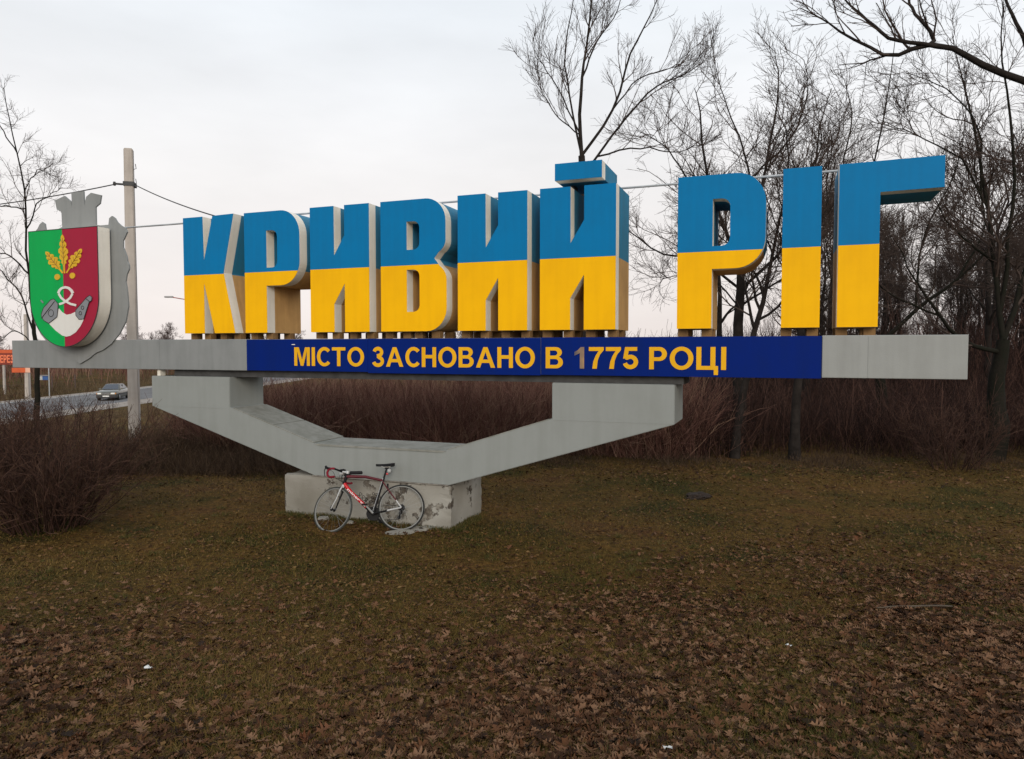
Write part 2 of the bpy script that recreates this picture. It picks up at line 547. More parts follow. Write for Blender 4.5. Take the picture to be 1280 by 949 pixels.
big_letter(L_K, -9.38, [(0, .42), (.63, 1.04)], 'blue over yellow letter K with splayed arms beside the shield')
big_letter(L_P, -8.12, [(0, .43)], 'blue over yellow letter P shape with open space under its bowl')
big_letter(L_I, -6.86, [(0, .43), (.62, 1.05)], 'blue over yellow letter like a mirrored N after the first bowl letter')
big_letter(L_B, -5.61, [(0, .43), (.5, .9)], 'blue over yellow letter B with two counters')
big_letter(L_I, -4.352, [(0, .43), (.62, 1.05)], 'blue over yellow mirrored N without a bar, next to the barred one')
let_j = big_letter(L_I, -3.118, [(0, .43), (.62, 1.05)], 'blue over yellow mirrored N with a short bar above it')
bar = [[(.21, 4.872), (.858, 4.872), (.858, 5.098), (.21, 5.098)]]
br = prism(bar, RIM, 0.93).build('accent_bar', [BLUE_SIDE], let_j); recalc(br)
recalc(prism(bar, 0.006, RIM - .003, front=False, back=False).build('rim', [CREAM], let_j))
recalc(prism(bar, 0.0, 0.006).build('accent_face', [BLUE], let_j))
for s_ in (.33, .74):
    MB().box((s_ - .05, .35, Z0L + HL + .001), (s_ + .05, .55, 4.871)).build('accent_foot', [DARK], let_j)
big_letter(L_P, -1.27, [(0, .43)], 'blue over yellow bowl letter that starts the short second word')
big_letter(L_1, -.02, [(0, .43)], 'plain upright blue over yellow bar letter')
big_letter(L_G, .602, [(0, .438)], 'blue over yellow letter like an upside down L ending the second word')

def sign_part(mb, name, m):
    o = mb.build(name, m if isinstance(m, list) else [m], sign, off=S0)
    return recalc(o)

# beam: a long box in sections, three navy sheets on its front
def sbox(s0, s1, d0, d1, z0, z1, bev=0.0):
    return MB().box((s0, d0, z0), (s1, d1, z1), bev=bev)
sign_part(sbox(-13.58, -8.108, 0.0, 0.80, BB, BT, 0.008), 'beam', GREY_BEAM)
sign_part(sbox(-8.106, .446, 0.012, 0.80, BB + .002, BT - .004, 0.006), 'beam', GREY_BEAM)
sign_part(sbox(.448, 1.962, 0.0, 0.80, BB + .006, BT + .004, 0.008), 'beam', GREY_LIGHT)
for (a, b, z0, z1, d) in ((-8.106, -5.848, BB + .004, BT - .008, 0.0), (-5.842, -3.106, BB - .012, BT - .006, -.003), (-3.099, .444, BB - .004, BT - .002, -.001)):
    p = sign_part(sbox(a, b, d, 0.0105, z0, z1, 0.002), 'panel', PANEL)
    if a < -8: panel1 = p
    elif a < -5: panel2 = p
    else: panel3 = p
for s_ in (-11.9, -9.95, .95):                                  # welded seams of the beam's cladding
    sign_part(sbox(s_ - .004, s_ + .004, -.004, 0.002, BB + .01, BT - .01), 'seam', GREY_BEAM if s_ < 0 else GREY_LIGHT)
sign_part(sbox(-9.73, -1.19, 0.10, 0.74, 2.147, BB - .002), 'channel', DARK)
sign_part(sbox(-10.06, -9.99, 0.05, 0.16, 2.147, BB - .002), 'spacer', CREAM)

VO = [(-10.14, 1.628), (-6.83, .628), (-4.50, .628), (-1.288, 1.631), (-1.288, 2.145), (-2.94, 2.145), (-2.94, 1.650), (-4.646, 1.098), (-6.72, 1.098), (-8.462, 1.650), (-8.462, 2.145), (-10.14, 2.145)]
sup = sign_part(prism([VO], 0.0, 0.82), 'support', GREY_SUP)
bm = bmesh.new(); bm.from_mesh(sup.data)
bmesh.ops.bevel(bm, geom=[e_ for e_ in bm.edges if len(e_.link_faces) == 2 and e_.calc_face_angle(0) > 0.3], offset=0.008, segments=2, affect='EDGES')
bm.to_mesh(sup.data); bm.free()
cap = sign_part(prism([[(-6.75, 1.100), (-4.615, 1.100), (-4.54, 1.128), (-6.83, 1.128)]], -.006, .826), 'cap_slab', CAPGREY)
for (x0, z0, x1, z1) in ((-8.40, 1.632, -7.62, 1.385), (-7.60, 1.379, -6.84, 1.138)):
    q = .012
    sign_part(prism([[(x0, z0 - .001), (x1, z1 - .001), (x1 + .004, z1 + q), (x0 + .004, z0 + q)]], .004, .816), 'cap_slab', CAPGREY)
for (x0, z0, x1, z1) in ((-2.99, 1.634, -4.52, 1.14),):
    sign_part(prism([[(x1, z1 - .001), (x0, z0 - .001), (x0 - .004, z0 + .012), (x1 - .004, z1 + .012)]], .004, .816), 'cap_slab', CAPGREY)
# thin joint line where upright and arm are welded
sign_part(sbox(-10.13, -8.47, -.003, .002, 1.628, 1.634), 'seam', GREY_SUP)
sign_part(sbox(-2.93, -1.30, -.003, .002, 1.634, 1.640), 'seam', GREY_SUP)

# conduit along the backs of the letters
sign_part(MB().tube([(-12.0, .90, 4.90), (-10.6, .90, 4.895), (-6, .90, 4.90), (-1, .90, 4.905), (1.0, .90, 4.91)], 0.016, 8), 'conduit', STEEL)
for s_ in (-9.2, -7.9, -6.65, -5.4, -4.15, -1.05, .15, .8):
    sign_part(sbox(s_ - .02, s_ + .02, .865, .93, 4.70, 4.895), 'conduit_bracket', DARK)
# loose sheet edge and a clip left on the panel
sign_part(MB().box((-7.22, -.010, 2.670), (-7.16, -.004, 2.681)), 'torn_clip', CREAM)

# ---- lettering on the navy sheets
def glyph(ch, bold, ext):
    cu = bpy.data.curves.new('t', 'FONT')
    cu.body = ch; cu.size = 1.0; cu.offset = bold; cu.extrude = ext; cu.resolution_u = 5
    o = bpy.data.objects.new('t', cu); C.objects.link(o)
    bpy.context.view_layer.update()
    me = bpy.data.meshes.new_from_object(o.evaluated_get(bpy.context.evaluated_depsgraph_get()))
    bpy.data.objects.remove(o); bpy.data.curves.remove(cu)
    co = np.empty(len(me.vertices) * 3); me.vertices.foreach_get('co', co)
    return me, co.reshape(-1, 3)

def stroke(pts, w):
    l_, r_ = [], []
    for i, p in enumerate(pts):
        a, b = pts[max(i - 1, 0)], pts[min(i + 1, len(pts) - 1)]
        t = math.atan2(b[1] - a[1], b[0] - a[0]) + math.pi / 2
        l_.append((p[0] + math.cos(t) * w / 2, p[1] + math.sin(t) * w / 2)); r_.append((p[0] - math.cos(t) * w / 2, p[1] - math.sin(t) * w / 2))
    return l_ + r_[::-1]
def ell(cx_, cz_, rx, rz, n=32):
    return arc(cx_, cz_, rx, rz, 0, 360 * (n - 1) / n, n - 1)
# bold capitals: pieces of (outline, holes...), cap height 1
GLY = {
 'І': [[[(0, 0), (.2, 0), (.2, 1), (0, 1)]]],
 'М': [[[(0, 0), (0, 1), (.29, 1), (.485, .32), (.68, 1), (.97, 1), (.97, 0), (.785, 0), (.785, .79), (.57, 0), (.40, 0), (.185, .79), (.185, 0)]]],
 'Т': [[[(.30, 0), (.30, .83), (0, .83), (0, 1), (.80, 1), (.80, .83), (.50, .83), (.50, 0)]]],
 'О': [[ell(.49, .5, .49, .515), ell(.49, .5, .285, .34)[::-1]]],
 'С': [[arc(.46, .5, .46, .515, 42, 318, 26) + arc(.46, .5, .255, .34, 318, 42, 26)]],
 'Н': [[[(0, 0), (0, 1), (.2, 1), (.2, .61), (.59, .61), (.59, 1), (.79, 1), (.79, 0), (.59, 0), (.59, .44), (.2, .44), (.2, 0)]]],
 'А': [[[(0, 0), (.39, 1), (.60, 1), (.99, 0), (.775, 0), (.69, .23), (.295, .23), (.215, 0)], [(.355, .395), (.63, .395), (.495, .76)]]],
 'В': [[[(0, 0), (.46, 0)] + arc(.48, .285, .32, .285, -85, 62, 12) + arc(.46, .755, .29, .245, -58, 85, 12) + [(.44, 1), (0, 1)],
        [(.2, .16), (.2, .44), (.42, .44)] + arc(.46, .30, .13, .14, 80, -80, 8) + [(.42, .16)], [(.2, .60), (.2, .84), (.40, .84)] + arc(.42, .72, .125, .12, 80, -80, 8) + [(.40, .60)]]],
 'Р': [[[(0, 0), (.2, 0), (.2, .375), (.40, .375)] + arc(.43, .6875, .32, .3125, -88, 88, 16) + [(.40, 1), (0, 1)], [(.2, .54), (.2, .835), (.38, .835)] + arc(.40, .6875, .145, .1475, 85, -85, 10) + [(.38, .54)]]],
 'Ц': [[[(0, 0), (0, 1), (.2, 1), (.2, .17), (.57, .17), (.57, 1), (.77, 1), (.77, .17), (.88, .17), (.88, -.22), (.71, -.22), (.71, 0)]]],
 'З': [[stroke(arc(.33, .745, .215, .185, 170, -75, 16) + [(.27, .545)], .19)], [stroke([(.27, .535), (.34, .53)] + arc(.33, .275, .255, .205, 75, -168, 18), .19)]],
 '1': [[[(.25, 0), (.45, 0), (.45, 1), (.29, 1), (.17, .87), (0, .77), (0, .60), (.25, .72)]]],
 '7': [[[(0, 1), (.66, 1), (.66, .86), (.5, .66), (.40, .40), (.355, 0), (.155, 0), (.20, .33), (.30, .60), (.43, .82), (0, .82)]]],
 '5': [[[(.10, 1), (.62, 1), (.62, .825), (.255, .825), (.225, .62), (.19, .50), (.02, .47)]], [stroke([(.14, .53)] + arc(.33, .325, .24, .235, 128, -165, 20), .19)]],
 'Е': [[[(0, 0), (0, 1), (.72, 1), (.72, .83), (.2, .83), (.2, .6), (.68, .6), (.68, .44), (.2, .44), (.2, .17), (.74, .17), (.74, 0)]]],
}
def own_glyph(ch):
    mb = MB()
    for i, piece in enumerate(GLY[ch]):
        e = .02 * i
        q = prism(piece, 0.5 + e, -.5)
        mb.add([(v[0], v[2], v[1]) for v in q.v], q.f)
    me = mesh('g', mb.v, mb.f, [TEXT_Y])
    bm = bmesh.new(); bm.from_mesh(me); bmesh.ops.recalc_face_normals(bm, faces=bm.faces); bm.to_mesh(me); bm.free()
    return me, np.array(mb.v)
GL = {}
def write(text, s0, s1, z0, z1, parent, m, d, name='character', bold=0.022, thick=0.003, off=S0, worn=None, gap=0.12, space=0.3, frame=None):
    """lay separate characters between s0 and s1, capital height z0..z1"""
    x, items = 0.0, []
    for ch in text:
        if ch == ' ': x += space; continue
        if (ch, bold) not in GL: GL[(ch, bold)] = own_glyph(ch) if ch in GLY else glyph(ch, bold, 0.5)
        me, co = GL[(ch, bold)]
        items.append((ch, me, co, x - co[:, 0].min()))
        x += co[:, 0].max() - co[:, 0].min() + gap
    x -= gap
    if text[0] in GLY: h, base = 1.0, 0.0
    else:
        cap = glyph('H', bold, 0.5)
        h, base = cap[1][:, 1].max() - cap[1][:, 1].min(), cap[1][:, 1].min()
    kx, kz = (s1 - s0) / x, (z1 - z0) / h
    for ch, me, co, x0 in items:
        V = np.stack([s0 + (co[:, 0] + x0) * kx, d + (0.5 - co[:, 2]) * thick - thick, z0 + (co[:, 1] - base) * kz], 1) - np.array(off)
        if frame: V = np.array([tuple(frame @ Vector(v)) for v in V])
        n = me.copy()
        n.vertices.foreach_set('co', V.ravel())
        n.materials.clear(); n.materials.append(worn[ch] if worn and ch in worn else m)
        n.update()
        link(name, n, parent)

WORN = mat('worn_digit', (0.55, 0.33, 0.12), 0.7, 0.2, 3.0, col2=(0.10, 0.085, 0.10), detail=2)
def zt(x, y): return sg(x, y, -.01)
def word(t, xl, xr, yt, yb, parent, **k):
    s0, z1 = zt(xl, yt); s1, z0 = zt(xr, yb)
    write(t, s0, s1, 2.343, 2.632, parent, TEXT_Y, -.004, **k)
word('МІСТО', 367.5, 455, 434, 457, panel1)
word('ЗАСНОВАНО', 465, 668.5, 436, 462, panel2)
word('В', 682, 703.5, 437, 464, panel3)
word('1', 718, 730, 437, 464, panel3, worn={'1': WORN})
word('775', 736, 797.5, 437, 464, panel3, gap=0.09)
word('РОЦІ', 811.5, 907.5, 436, 463.5, panel3)

# ---------------------------------------------------------------- plinth
PLASTER = None
def plaster_material():
    m = bpy.data.materials.new('peeling_plaster')
    m.use_nodes = True
    N, L = m.node_tree.nodes, m.node_tree.links
    b = N['Principled BSDF']; b.inputs['Roughness'].default_value = 0.9; b.inputs['Specular IOR Level'].default_value = 0.15
    tc = N.new('ShaderNodeTexCoord')
    n1 = N.new('ShaderNodeTexNoise'); n1.inputs['Scale'].default_value = 2.6; n1.inputs['Detail'].default_value = 10; n1.inputs['Roughness'].default_value = 0.68
    L.new(tc.outputs['Object'], n1.inputs['Vector'])
    n2 = N.new('ShaderNodeTexNoise'); n2.inputs['Scale'].default_value = 1.2; n2.inputs['Detail'].default_value = 6
    L.new(tc.outputs['Object'], n2.inputs['Vector'])
    r1 = N.new('ShaderNodeValToRGB')
    r1.color_ramp.elements[0].position, r1.color_ramp.elements[0].color = 0.555, (0, 0, 0, 1)
    r1.color_ramp.elements[1].position, r1.color_ramp.elements[1].color = 0.570, (1, 1, 1, 1)
    L.new(n1.outputs[0], r1.inputs[0])
    r2 = N.new('ShaderNodeValToRGB')
    r2.color_ramp.elements[0].position, r2.color_ramp.elements[0].color = 0.3, (0.19, 0.175, 0.145, 1)
    r2.color_ramp.elements[1].position, r2.color_ramp.elements[1].color = 0.7, (0.34, 0.325, 0.29, 1)
    L.new(n2.outputs[0], r2.inputs[0])
    mx = N.new('ShaderNodeMix'); mx.data_type = 'RGBA'
    L.new(r1.outputs[0], mx.inputs['Factor']); L.new(r2.outputs[0], mx.inputs[6]); n4 = N.new('ShaderNodeTexNoise'); n4.inputs['Scale'].default_value = 9; n4.inputs['Detail'].default_value = 8
    L.new(tc.outputs['Object'], n4.inputs['Vector'])
    r4 = N.new('ShaderNodeValToRGB'); stops(r4.color_ramp, [(0.40, (0.075, 0.062, 0.050)), (0.52, (0.14, 0.122, 0.10)), (0.62, (0.27, 0.25, 0.215))])
    L.new(n4.outputs[0], r4.inputs[0]); L.new(r4.outputs[0], mx.inputs[7])
    L.new(mx.outputs[2], b.inputs['Base Color'])
    sub = N.new('ShaderNodeMath'); sub.operation = 'SUBTRACT'; sub.inputs[0].default_value = 1.0
    L.new(r1.outputs[0], sub.inputs[1])
    n3 = N.new('ShaderNodeTexNoise'); n3.inputs['Scale'].default_value = 45; n3.inputs['Detail'].default_value = 5
    L.new(tc.outputs['Object'], n3.inputs['Vector'])
    ad = N.new('ShaderNodeMath'); ad.operation = 'MULTIPLY_ADD'; ad.inputs[1].default_value = 0.35
    L.new(n3.outputs[0], ad.inputs[0]); L.new(sub.outputs[0], ad.inputs[2])
    bp = N.new('ShaderNodeBump'); bp.inputs['Strength'].default_value = 0.7; bp.inputs['Distance'].default_value = 0.012
    L.new(ad.outputs[0], bp.inputs['Height']); L.new(bp.outputs[0], b.inputs['Normal'])
    return m
PLASTER = plaster_material()
BARE = mat('bare_concrete', (0.30, 0.28, 0.24), 0.95, 0.25, 8, 0.8, 50, col2=(0.16, 0.14, 0.12))
pl_o = (-5.93, 0.5, 0.0)
plinth = thing('concrete_plinth', sw(pl_o[0], pl_o[1], 0), 'low peeling whitewashed concrete block under the sign arms behind the bicycle', 'plinth', rot=(0, 0, -TH))
bm = bmesh.new()
bmesh.ops.create_cube(bm, size=1)
for v in bm.verts:
    v.co = Vector((v.co.x * 2.92, v.co.y * 1.12 + .06, (v.co.z + .5) * .925 - .30))
bmesh.ops.subdivide_edges(bm, edges=list(bm.edges), cuts=14, use_grid_fill=True)
rr = random.Random(3)
for v in bm.verts:
    edge = sum((abs(abs(v.co.x) - 1.46) < .01, abs(abs(v.co.y - .06) - .56) < .01, v.co.z > .62))
    k = .002 + .012 * (edge >= 2)
    v.co += Vector((rr.uniform(-k, k) * .4, rr.uniform(-k, k) * .6, rr.uniform(-k, .3 * k) - (.008 if edge >= 2 else 0)))
pb = bpy.data.meshes.new('block'); pb.materials.append(PLASTER)
bm.to_mesh(pb); bm.free()
link('block', pb, plinth)
# ledge of mortar under the arms
mbl = MB().box((-.93, -.52, .618), (1.46 - .05, .5, .632), bev=.004)
mbl.build('mortar_bed', [BARE], plinth)

def chunk(x, y, w, l, h, seed, rz, tilt, m, name, label, group):
    r = random.Random(seed)
    n = 9
    out = []
    for i in range(n):
        a = 2 * math.pi * i / n
        k = r.uniform(.72, 1.1)
        out.append((math.cos(a) * w * .5 * k, math.sin(a) * l * .5 * k))
    V = [(p[0], p[1], 0) for p in out] + [(p[0] * .93, p[1] * .93, h * r.uniform(.8, 1.1)) for p in out]
    Fc = [tuple(range(n))[::-1], tuple(range(n, 2 * n))] + [(i, (i + 1) % n, n + (i + 1) % n, n + i) for i in range(n)]
    o = link(name, mesh(name, V, Fc, m))
    o.location = (x, y, hz1(x, y) - .012)
    o.rotation_euler = (tilt, 0, rz)
    return tag(o, label, 'rubble', group)
for i, (xx, yy, w, l, h, rz) in enumerate(((498, 665, .46, .26, .032, .2), (521, 660.5, .44, .26, .034, -.4), (536, 659, .26, .20, .045, .9))):
    a, Y, Z = ray(xx, yy); t = -EYE / Z
    chunk(a * t, Y * t, w, l, h, i, rz, .10, PLASTER, 'plaster_slab',
          ['large flat broken plaster slab under the rear bicycle wheel', 'middle broken plaster slab beside the rear bicycle wheel', 'small broken plaster piece at the plinth foot'][i], 'broken plaster at the plinth')
for i, (xx, yy, w, l) in enumerate(((466, 650, .20, .12), (404, 650, .22, .14), (438, 654, .12, .10))):
    a, Y, Z = ray(xx, yy); t = -EYE / Z
    chunk(a * t, Y * t, w, l, .05, 20 + i, i * .7, .1, PLASTER, 'plaster_slab',
          ['pale plaster lump on the soil below the bicycle crank', 'pale plaster lump behind the front bicycle wheel', 'tiny plaster chip between the bicycle wheels'][i], 'broken plaster at the plinth')

# ---------------------------------------------------------------- coat of arms
DS = -0.32
A0 = (-11.77, -0.15, BT)
arms = thing('coat_of_arms', sw(*A0), 'green and crimson shield with golden oak leaves and grey crown on the beam', 'coat of arms', rot=(0, 0, -TH))
GREEN = streak_mat('shield_green', (0.0, 0.36, 0.075), (0.004, 0.26, 0.06), 0.5, 0.3, 0.03)
CRIMSON = streak_mat('shield_crimson', (0.33, 0.014, 0.042), (0.25, 0.012, 0.036), 0.5, 0.3, 0.03)
GOLD = streak_mat('leaf_gold', (0.68, 0.42, 0.03), (0.5, 0.28, 0.02), 0.5, 0.5, 0.05)
WHITE = streak_mat('shield_white', (0.68, 0.67, 0.64), (0.55, 0.53, 0.5), 0.5, 0.3, 0.03)
FLASK = streak_mat('flask_grey', (0.22, 0.23, 0.25), (0.16, 0.17, 0.19), 0.5, 0.4, 0.03)
BLACK = mat('black_line', (0.02, 0.02, 0.02), 0.6, 0.2)
PLATE = streak_mat('plate_grey', (0.25, 0.26, 0.26), (0.18, 0.19, 0.19), 0.6, 0.5)
def arms_part(mb, name, m):
    return recalc(mb.build(name, [m], arms, off=A0))
sc_, hw, zt_, ze, zb = -11.775, .83, 4.688, 3.52, 2.648
def shield_loop(k=1.0, left=True, right=True, grow=0.0):
    pts = []
    w, b = hw + grow, (ze - zb) + grow
    L_ = []
    n = 22
    arcp = [(sc_ + w * math.cos(a), ze + b * math.sin(a)) for a in [math.pi + math.pi * i / (2 * n) for i in range(2 * n + 1)]]
    if left and right: return [(sc_ - w, zt_ + grow)] + arcp + [(sc_ + w, zt_ + grow)]
    if left: return [(sc_ - w, zt_)] + arcp[:n + 1] + [(sc_, zt_)]
    return [(sc_, zt_)] + arcp[n:] + [(sc_ + w, zt_)]
arms_part(prism([shield_loop()], DS + .01, DS + .245), 'shield_rim', CREAM)
arms_part(prism([shield_loop(grow=-.03)], DS + .246, -.034), 'shield_box', PLATE)
arms_part(prism([shield_loop(left=True, right=False)], DS, DS + .009), 'green_field', GREEN)
arms_part(prism([shield_loop(left=False, right=True)], DS, DS + .009), 'crimson_field', CRIMSON)
edge = [(p[0], DS + .002, p[1]) for p in shield_loop(grow=.003)]
arms_part(MB().tube(edge, .008, 5, closed=True), 'shield_edging', BLACK)

def zp(x, y): return sg(30 + x * .16854, 280 + y * .16854, DS)       # pixels of the enlarged shield
def zpl(pts): return [zp(*p) for p in pts]
def oak(tip, base, width):
    (tx, ty), (bx, by) = tip, base
    ax, ay = bx - tx, by - ty
    ln = math.hypot(ax, ay); ax, ay = ax / ln, ay / ln
    nx_, ny_ = -ay, ax
    prof = [(0, .0), (.03, .20), (.10, .30), (.14, .22), (.20, .52), (.27, .58), (.31, .38), (.38, .78), (.46, .80), (.50, .5), (.56, .72), (.62, .66), (.66, .34), (.72, .42), (.76, .2), (.82, .10), (1.0, .10)]
    def P(t, w): return zp(tx + ax * ln * t + nx_ * w * width, ty + ay * ln * t + ny_ * w * width)
    return [P(t, w) for t, w in prof] + [P(t + (.02 if 0 < t < .75 else 0), -w) for t, w in prof[:0:-1]], P
for tip, base, wd in (((287, 80), (303, 368), 44), ((165, 205), (290, 366), 50), ((430, 185), (318, 364), 50)):
    lp, P = oak(tip, base, wd)
    lf = arms_part(prism([lp], DS - .010, DS - .0005), 'oak_leaf', GOLD)
    vein = [(P(t, 0)[0], DS - .0115, P(t, 0)[1]) for t in (.08, .3, .5, .78)]
    vb = MB().tube(vein, .006, 4)
    for t in (.22, .36, .5, .62):
        for sd in (-1, 1):
            a_, b_ = P(t, 0), P(t - .10, sd * .42)
            vb.tube([(a_[0], DS - .0115, a_[1]), (b_[0], DS - .0115, b_[1])], .004, 4)
    v_ = recalc(vb.build('leaf_vein', [mat('vein', (0.22, 0.11, 0.012), 0.6, 0.1)], lf, off=A0))
for (cx_, cy_) in ((250, 394), (362, 384)):
    arms_part(prism([zpl([(cx_ + 20 * math.cos(a), cy_ + 22 * math.sin(a)) for a in np.linspace(0, 2 * math.pi, 14, endpoint=False)])], DS - .012, DS - .0005), 'acorn', GOLD)
arms_part(prism([zpl([(186, 738), (262, 628), (285, 655), (318, 674), (350, 668), (388, 650), (398, 690), (446, 706), (420, 760), (385, 805), (345, 830), (315, 836), (285, 828), (235, 790)])], DS - .006, DS - .0005), 'white_base', WHITE)
def band(pts, w):
    out_l, out_r = [], []
    for i, p in enumerate(pts):
        a, b = pts[max(i - 1, 0)], pts[min(i + 1, len(pts) - 1)]
        t = math.atan2(b[1] - a[1], b[0] - a[0]) + math.pi / 2
        out_l.append((p[0] + math.cos(t) * w, p[1] + math.sin(t) * w)); out_r.append((p[0] - math.cos(t) * w, p[1] - math.sin(t) * w))
    return zpl(out_l + out_r[::-1])
arms_part(prism([band([(258, 516), (266, 494), (284, 477), (310, 470), (334, 476), (354, 494), (366, 516)], 9)], DS - .012, DS - .0005), 'ribbon', WHITE)
arms_part(prism([band([(362, 518), (346, 548), (318, 572), (290, 588), (264, 596)], 8)], DS - .009, DS - .0005), 'ribbon', WHITE)
arms_part(prism([band([(262, 518), (280, 548), (312, 574), (350, 594), (392, 604)], 8)], DS - .014, DS - .0095), 'ribbon', WHITE)
for pts, bands, holes in (([(136, 690), (134, 668), (150, 622), (205, 562), (225, 556), (258, 592), (256, 640), (250, 690), (212, 720), (188, 738), (152, 716)], [[(136, 700), (232, 575)]], [((206, 662), 26)]),
                          ([(388, 640), (470, 545), (492, 530), (510, 545), (505, 570), (488, 580), (448, 706), (412, 708), (390, 680)], [[(462, 552), (496, 580)]], [((440, 622), 13), ((424, 662), 13)])):
    fl = arms_part(prism([zpl(pts)], DS - .014, DS - .0065), 'flask', FLASK)
    ln_ = MB()
    lp = [(p[0], DS - .0145, p[1]) for p in zpl(pts)]
    ln_.tube(lp, .006, 4, closed=True)
    for b_ in bands:
        q = zpl(b_); ln_.tube([(p[0], DS - .0155, p[1]) for p in q], .008, 4)
    for (c_, r_) in holes:
        q = zpl([(c_[0] + r_ * .75 * math.cos(a), c_[1] + r_ * math.sin(a)) for a in np.linspace(0, 2 * math.pi, 12, endpoint=False)])
        ln_.tube([(p[0], DS - .0155, p[1]) for p in q], .006, 4, closed=True)
    recalc(ln_.build('flask_outline', [BLACK], fl, off=A0))
arms_part(prism([band([(128, 566), (146, 586)], 5)], DS - .010, DS - .0005), 'flask_strap', FLASK)

right_px = [(135.6, 281), (136.6, 271), (141, 268.6), (145, 271.5), (147, 278), (151.8, 283), (159.4, 283.8), (161.3, 290), (158, 295.5), (154, 298), (154, 311), (158, 316), (161.5, 322), (158, 327), (163.5, 330), (164, 337), (158.6, 341.5), (156.8, 352), (160.3, 362), (163, 383), (159.6, 404), (150.5, 417.5), (140.4, 430.5), (129, 441), (120.5, 438), (117.6, 446), (114, 444.6), (108, 455)]
rp_ = [sg(x, y, -.03) for x, y in right_px]
rp_ = [rp_[0]] + [((a_[0] + 2 * b_[0] + c_[0]) / 4 - .02, (a_[1] + 2 * b_[1] + c_[1]) / 4) for a_, b_, c_ in zip(rp_, rp_[1:], rp_[2:])] + [rp_[-1]]
rp_[-1] = (-11.79, rp_[-1][1])
left_ = [(2 * -11.79 - s, z) for s, z in rp_[-2::-1]]
crown_px = [(120, 281), (119.5, 259), (124.8, 254.4), (126.4, 244), (113.8, 241), (107.8, 246), (105.3, 257.3), (104.3, 239), (89.2, 241), (90, 259), (88.2, 251.6), (80.6, 245), (68.7, 250.6), (71, 262), (76.8, 265), (77.8, 284)]
cr_ = [sg(x, y, -.03) for x, y in crown_px]
arms_part(prism([rp_ + left_ + [(cr_[-1][0] - .1, left_[-1][1])] + cr_[::-1] + [(cr_[0][0] + .1, rp_[0][1])]], -.032, -.004), 'back_plate', PLATE)

# ---------------------------------------------------------------- bicycle
RED = mat('frame_red', (0.50, 0.008, 0.016), 0.4, 0.08, coat=0.1, spec=0.25)
MAROON = mat('frame_maroon', (0.085, 0.005, 0.012), 0.45, 0.1, coat=0.0, spec=0.25)
BWHITE = mat('frame_white', (0.46, 0.46, 0.46), 0.4, 0.06, coat=0.1)
BBLACK = mat('bike_black', (0.007, 0.007, 0.008), 0.6, 0.2, spec=0.15)
CARBON = mat('frame_black', (0.009, 0.009, 0.010), 0.6, 0.2, coat=0.0, spec=0.15)
ALLOY = mat('bike_alloy', (0.35, 0.35, 0.34), 0.45, 0.1, metal=0.7)
RIMM = mat('rim_alloy', (0.20, 0.20, 0.19), 0.6, 0.1, metal=0.2)
TAPE = mat('bar_tape_red', (0.17, 0.010, 0.02), 0.8, 0.15, 30, spec=0.2)
TYRE = mat('tyre_rubber', (0.016, 0.017, 0.016), 0.85, 0.2, 12)
TYRE_DUST = mat('dusty_tyre', (0.04, 0.042, 0.037), 0.9, 0.2, 12)
REDLENS = mat('red_lens', (0.35, 0.01, 0.015), 0.25, 0.1)
BAGGREY = mat('bag_silver', (0.35, 0.36, 0.36), 0.6, 0.2)

bk = (-1.60, 10.31)
lean, yaw = math.radians(15.5), math.radians(187.0)
bike = thing('road_bicycle', (bk[0], bk[1], hz1(*bk) - .004), 'red and white road bicycle with drop bars leaning against the plinth', 'bicycle')
bike.rotation_mode = 'QUATERNION'
bike.rotation_quaternion = (Matrix.Rotation(yaw, 3, 'Z') @ Matrix.Rotation(lean, 3, 'X')).to_quaternion()
RW = .336
hubR, hubF = Vector((0, 0, RW)), Vector((.985, 0, RW))
BBp = Vector((.405, 0, RW - .07))
sa = math.radians(73.5)
st_dir = Vector((-math.cos(sa), 0, math.sin(sa)))
seat_top = BBp + st_dir * .505
ha = math.radians(73)
hd = Vector((-math.cos(ha), 0, math.sin(ha)))                  # up along the head tube
rake = .045
head_low = hubF + Vector((-math.sin(ha), 0, -math.cos(ha))) * rake + hd * .372
head_top = head_low + hd * .165
def bpart(mb, name, m, parent=bike, sm=True):
    return mb.build(name, m if isinstance(m, list) else [m], parent, sm)
bpart(MB().tube([head_low - hd * .01, head_top + hd * .01], [.023, .021], 12), 'head_tube', CARBON)
dt = bpart(MB().tube([head_low + hd * .028, BBp * .24 + head_low * .76 + Vector((0, 0, .004)), BBp.lerp(head_low, .22), BBp], [.026, .027, .025, .027], 12), 'down_tube', [RED, CARBON])
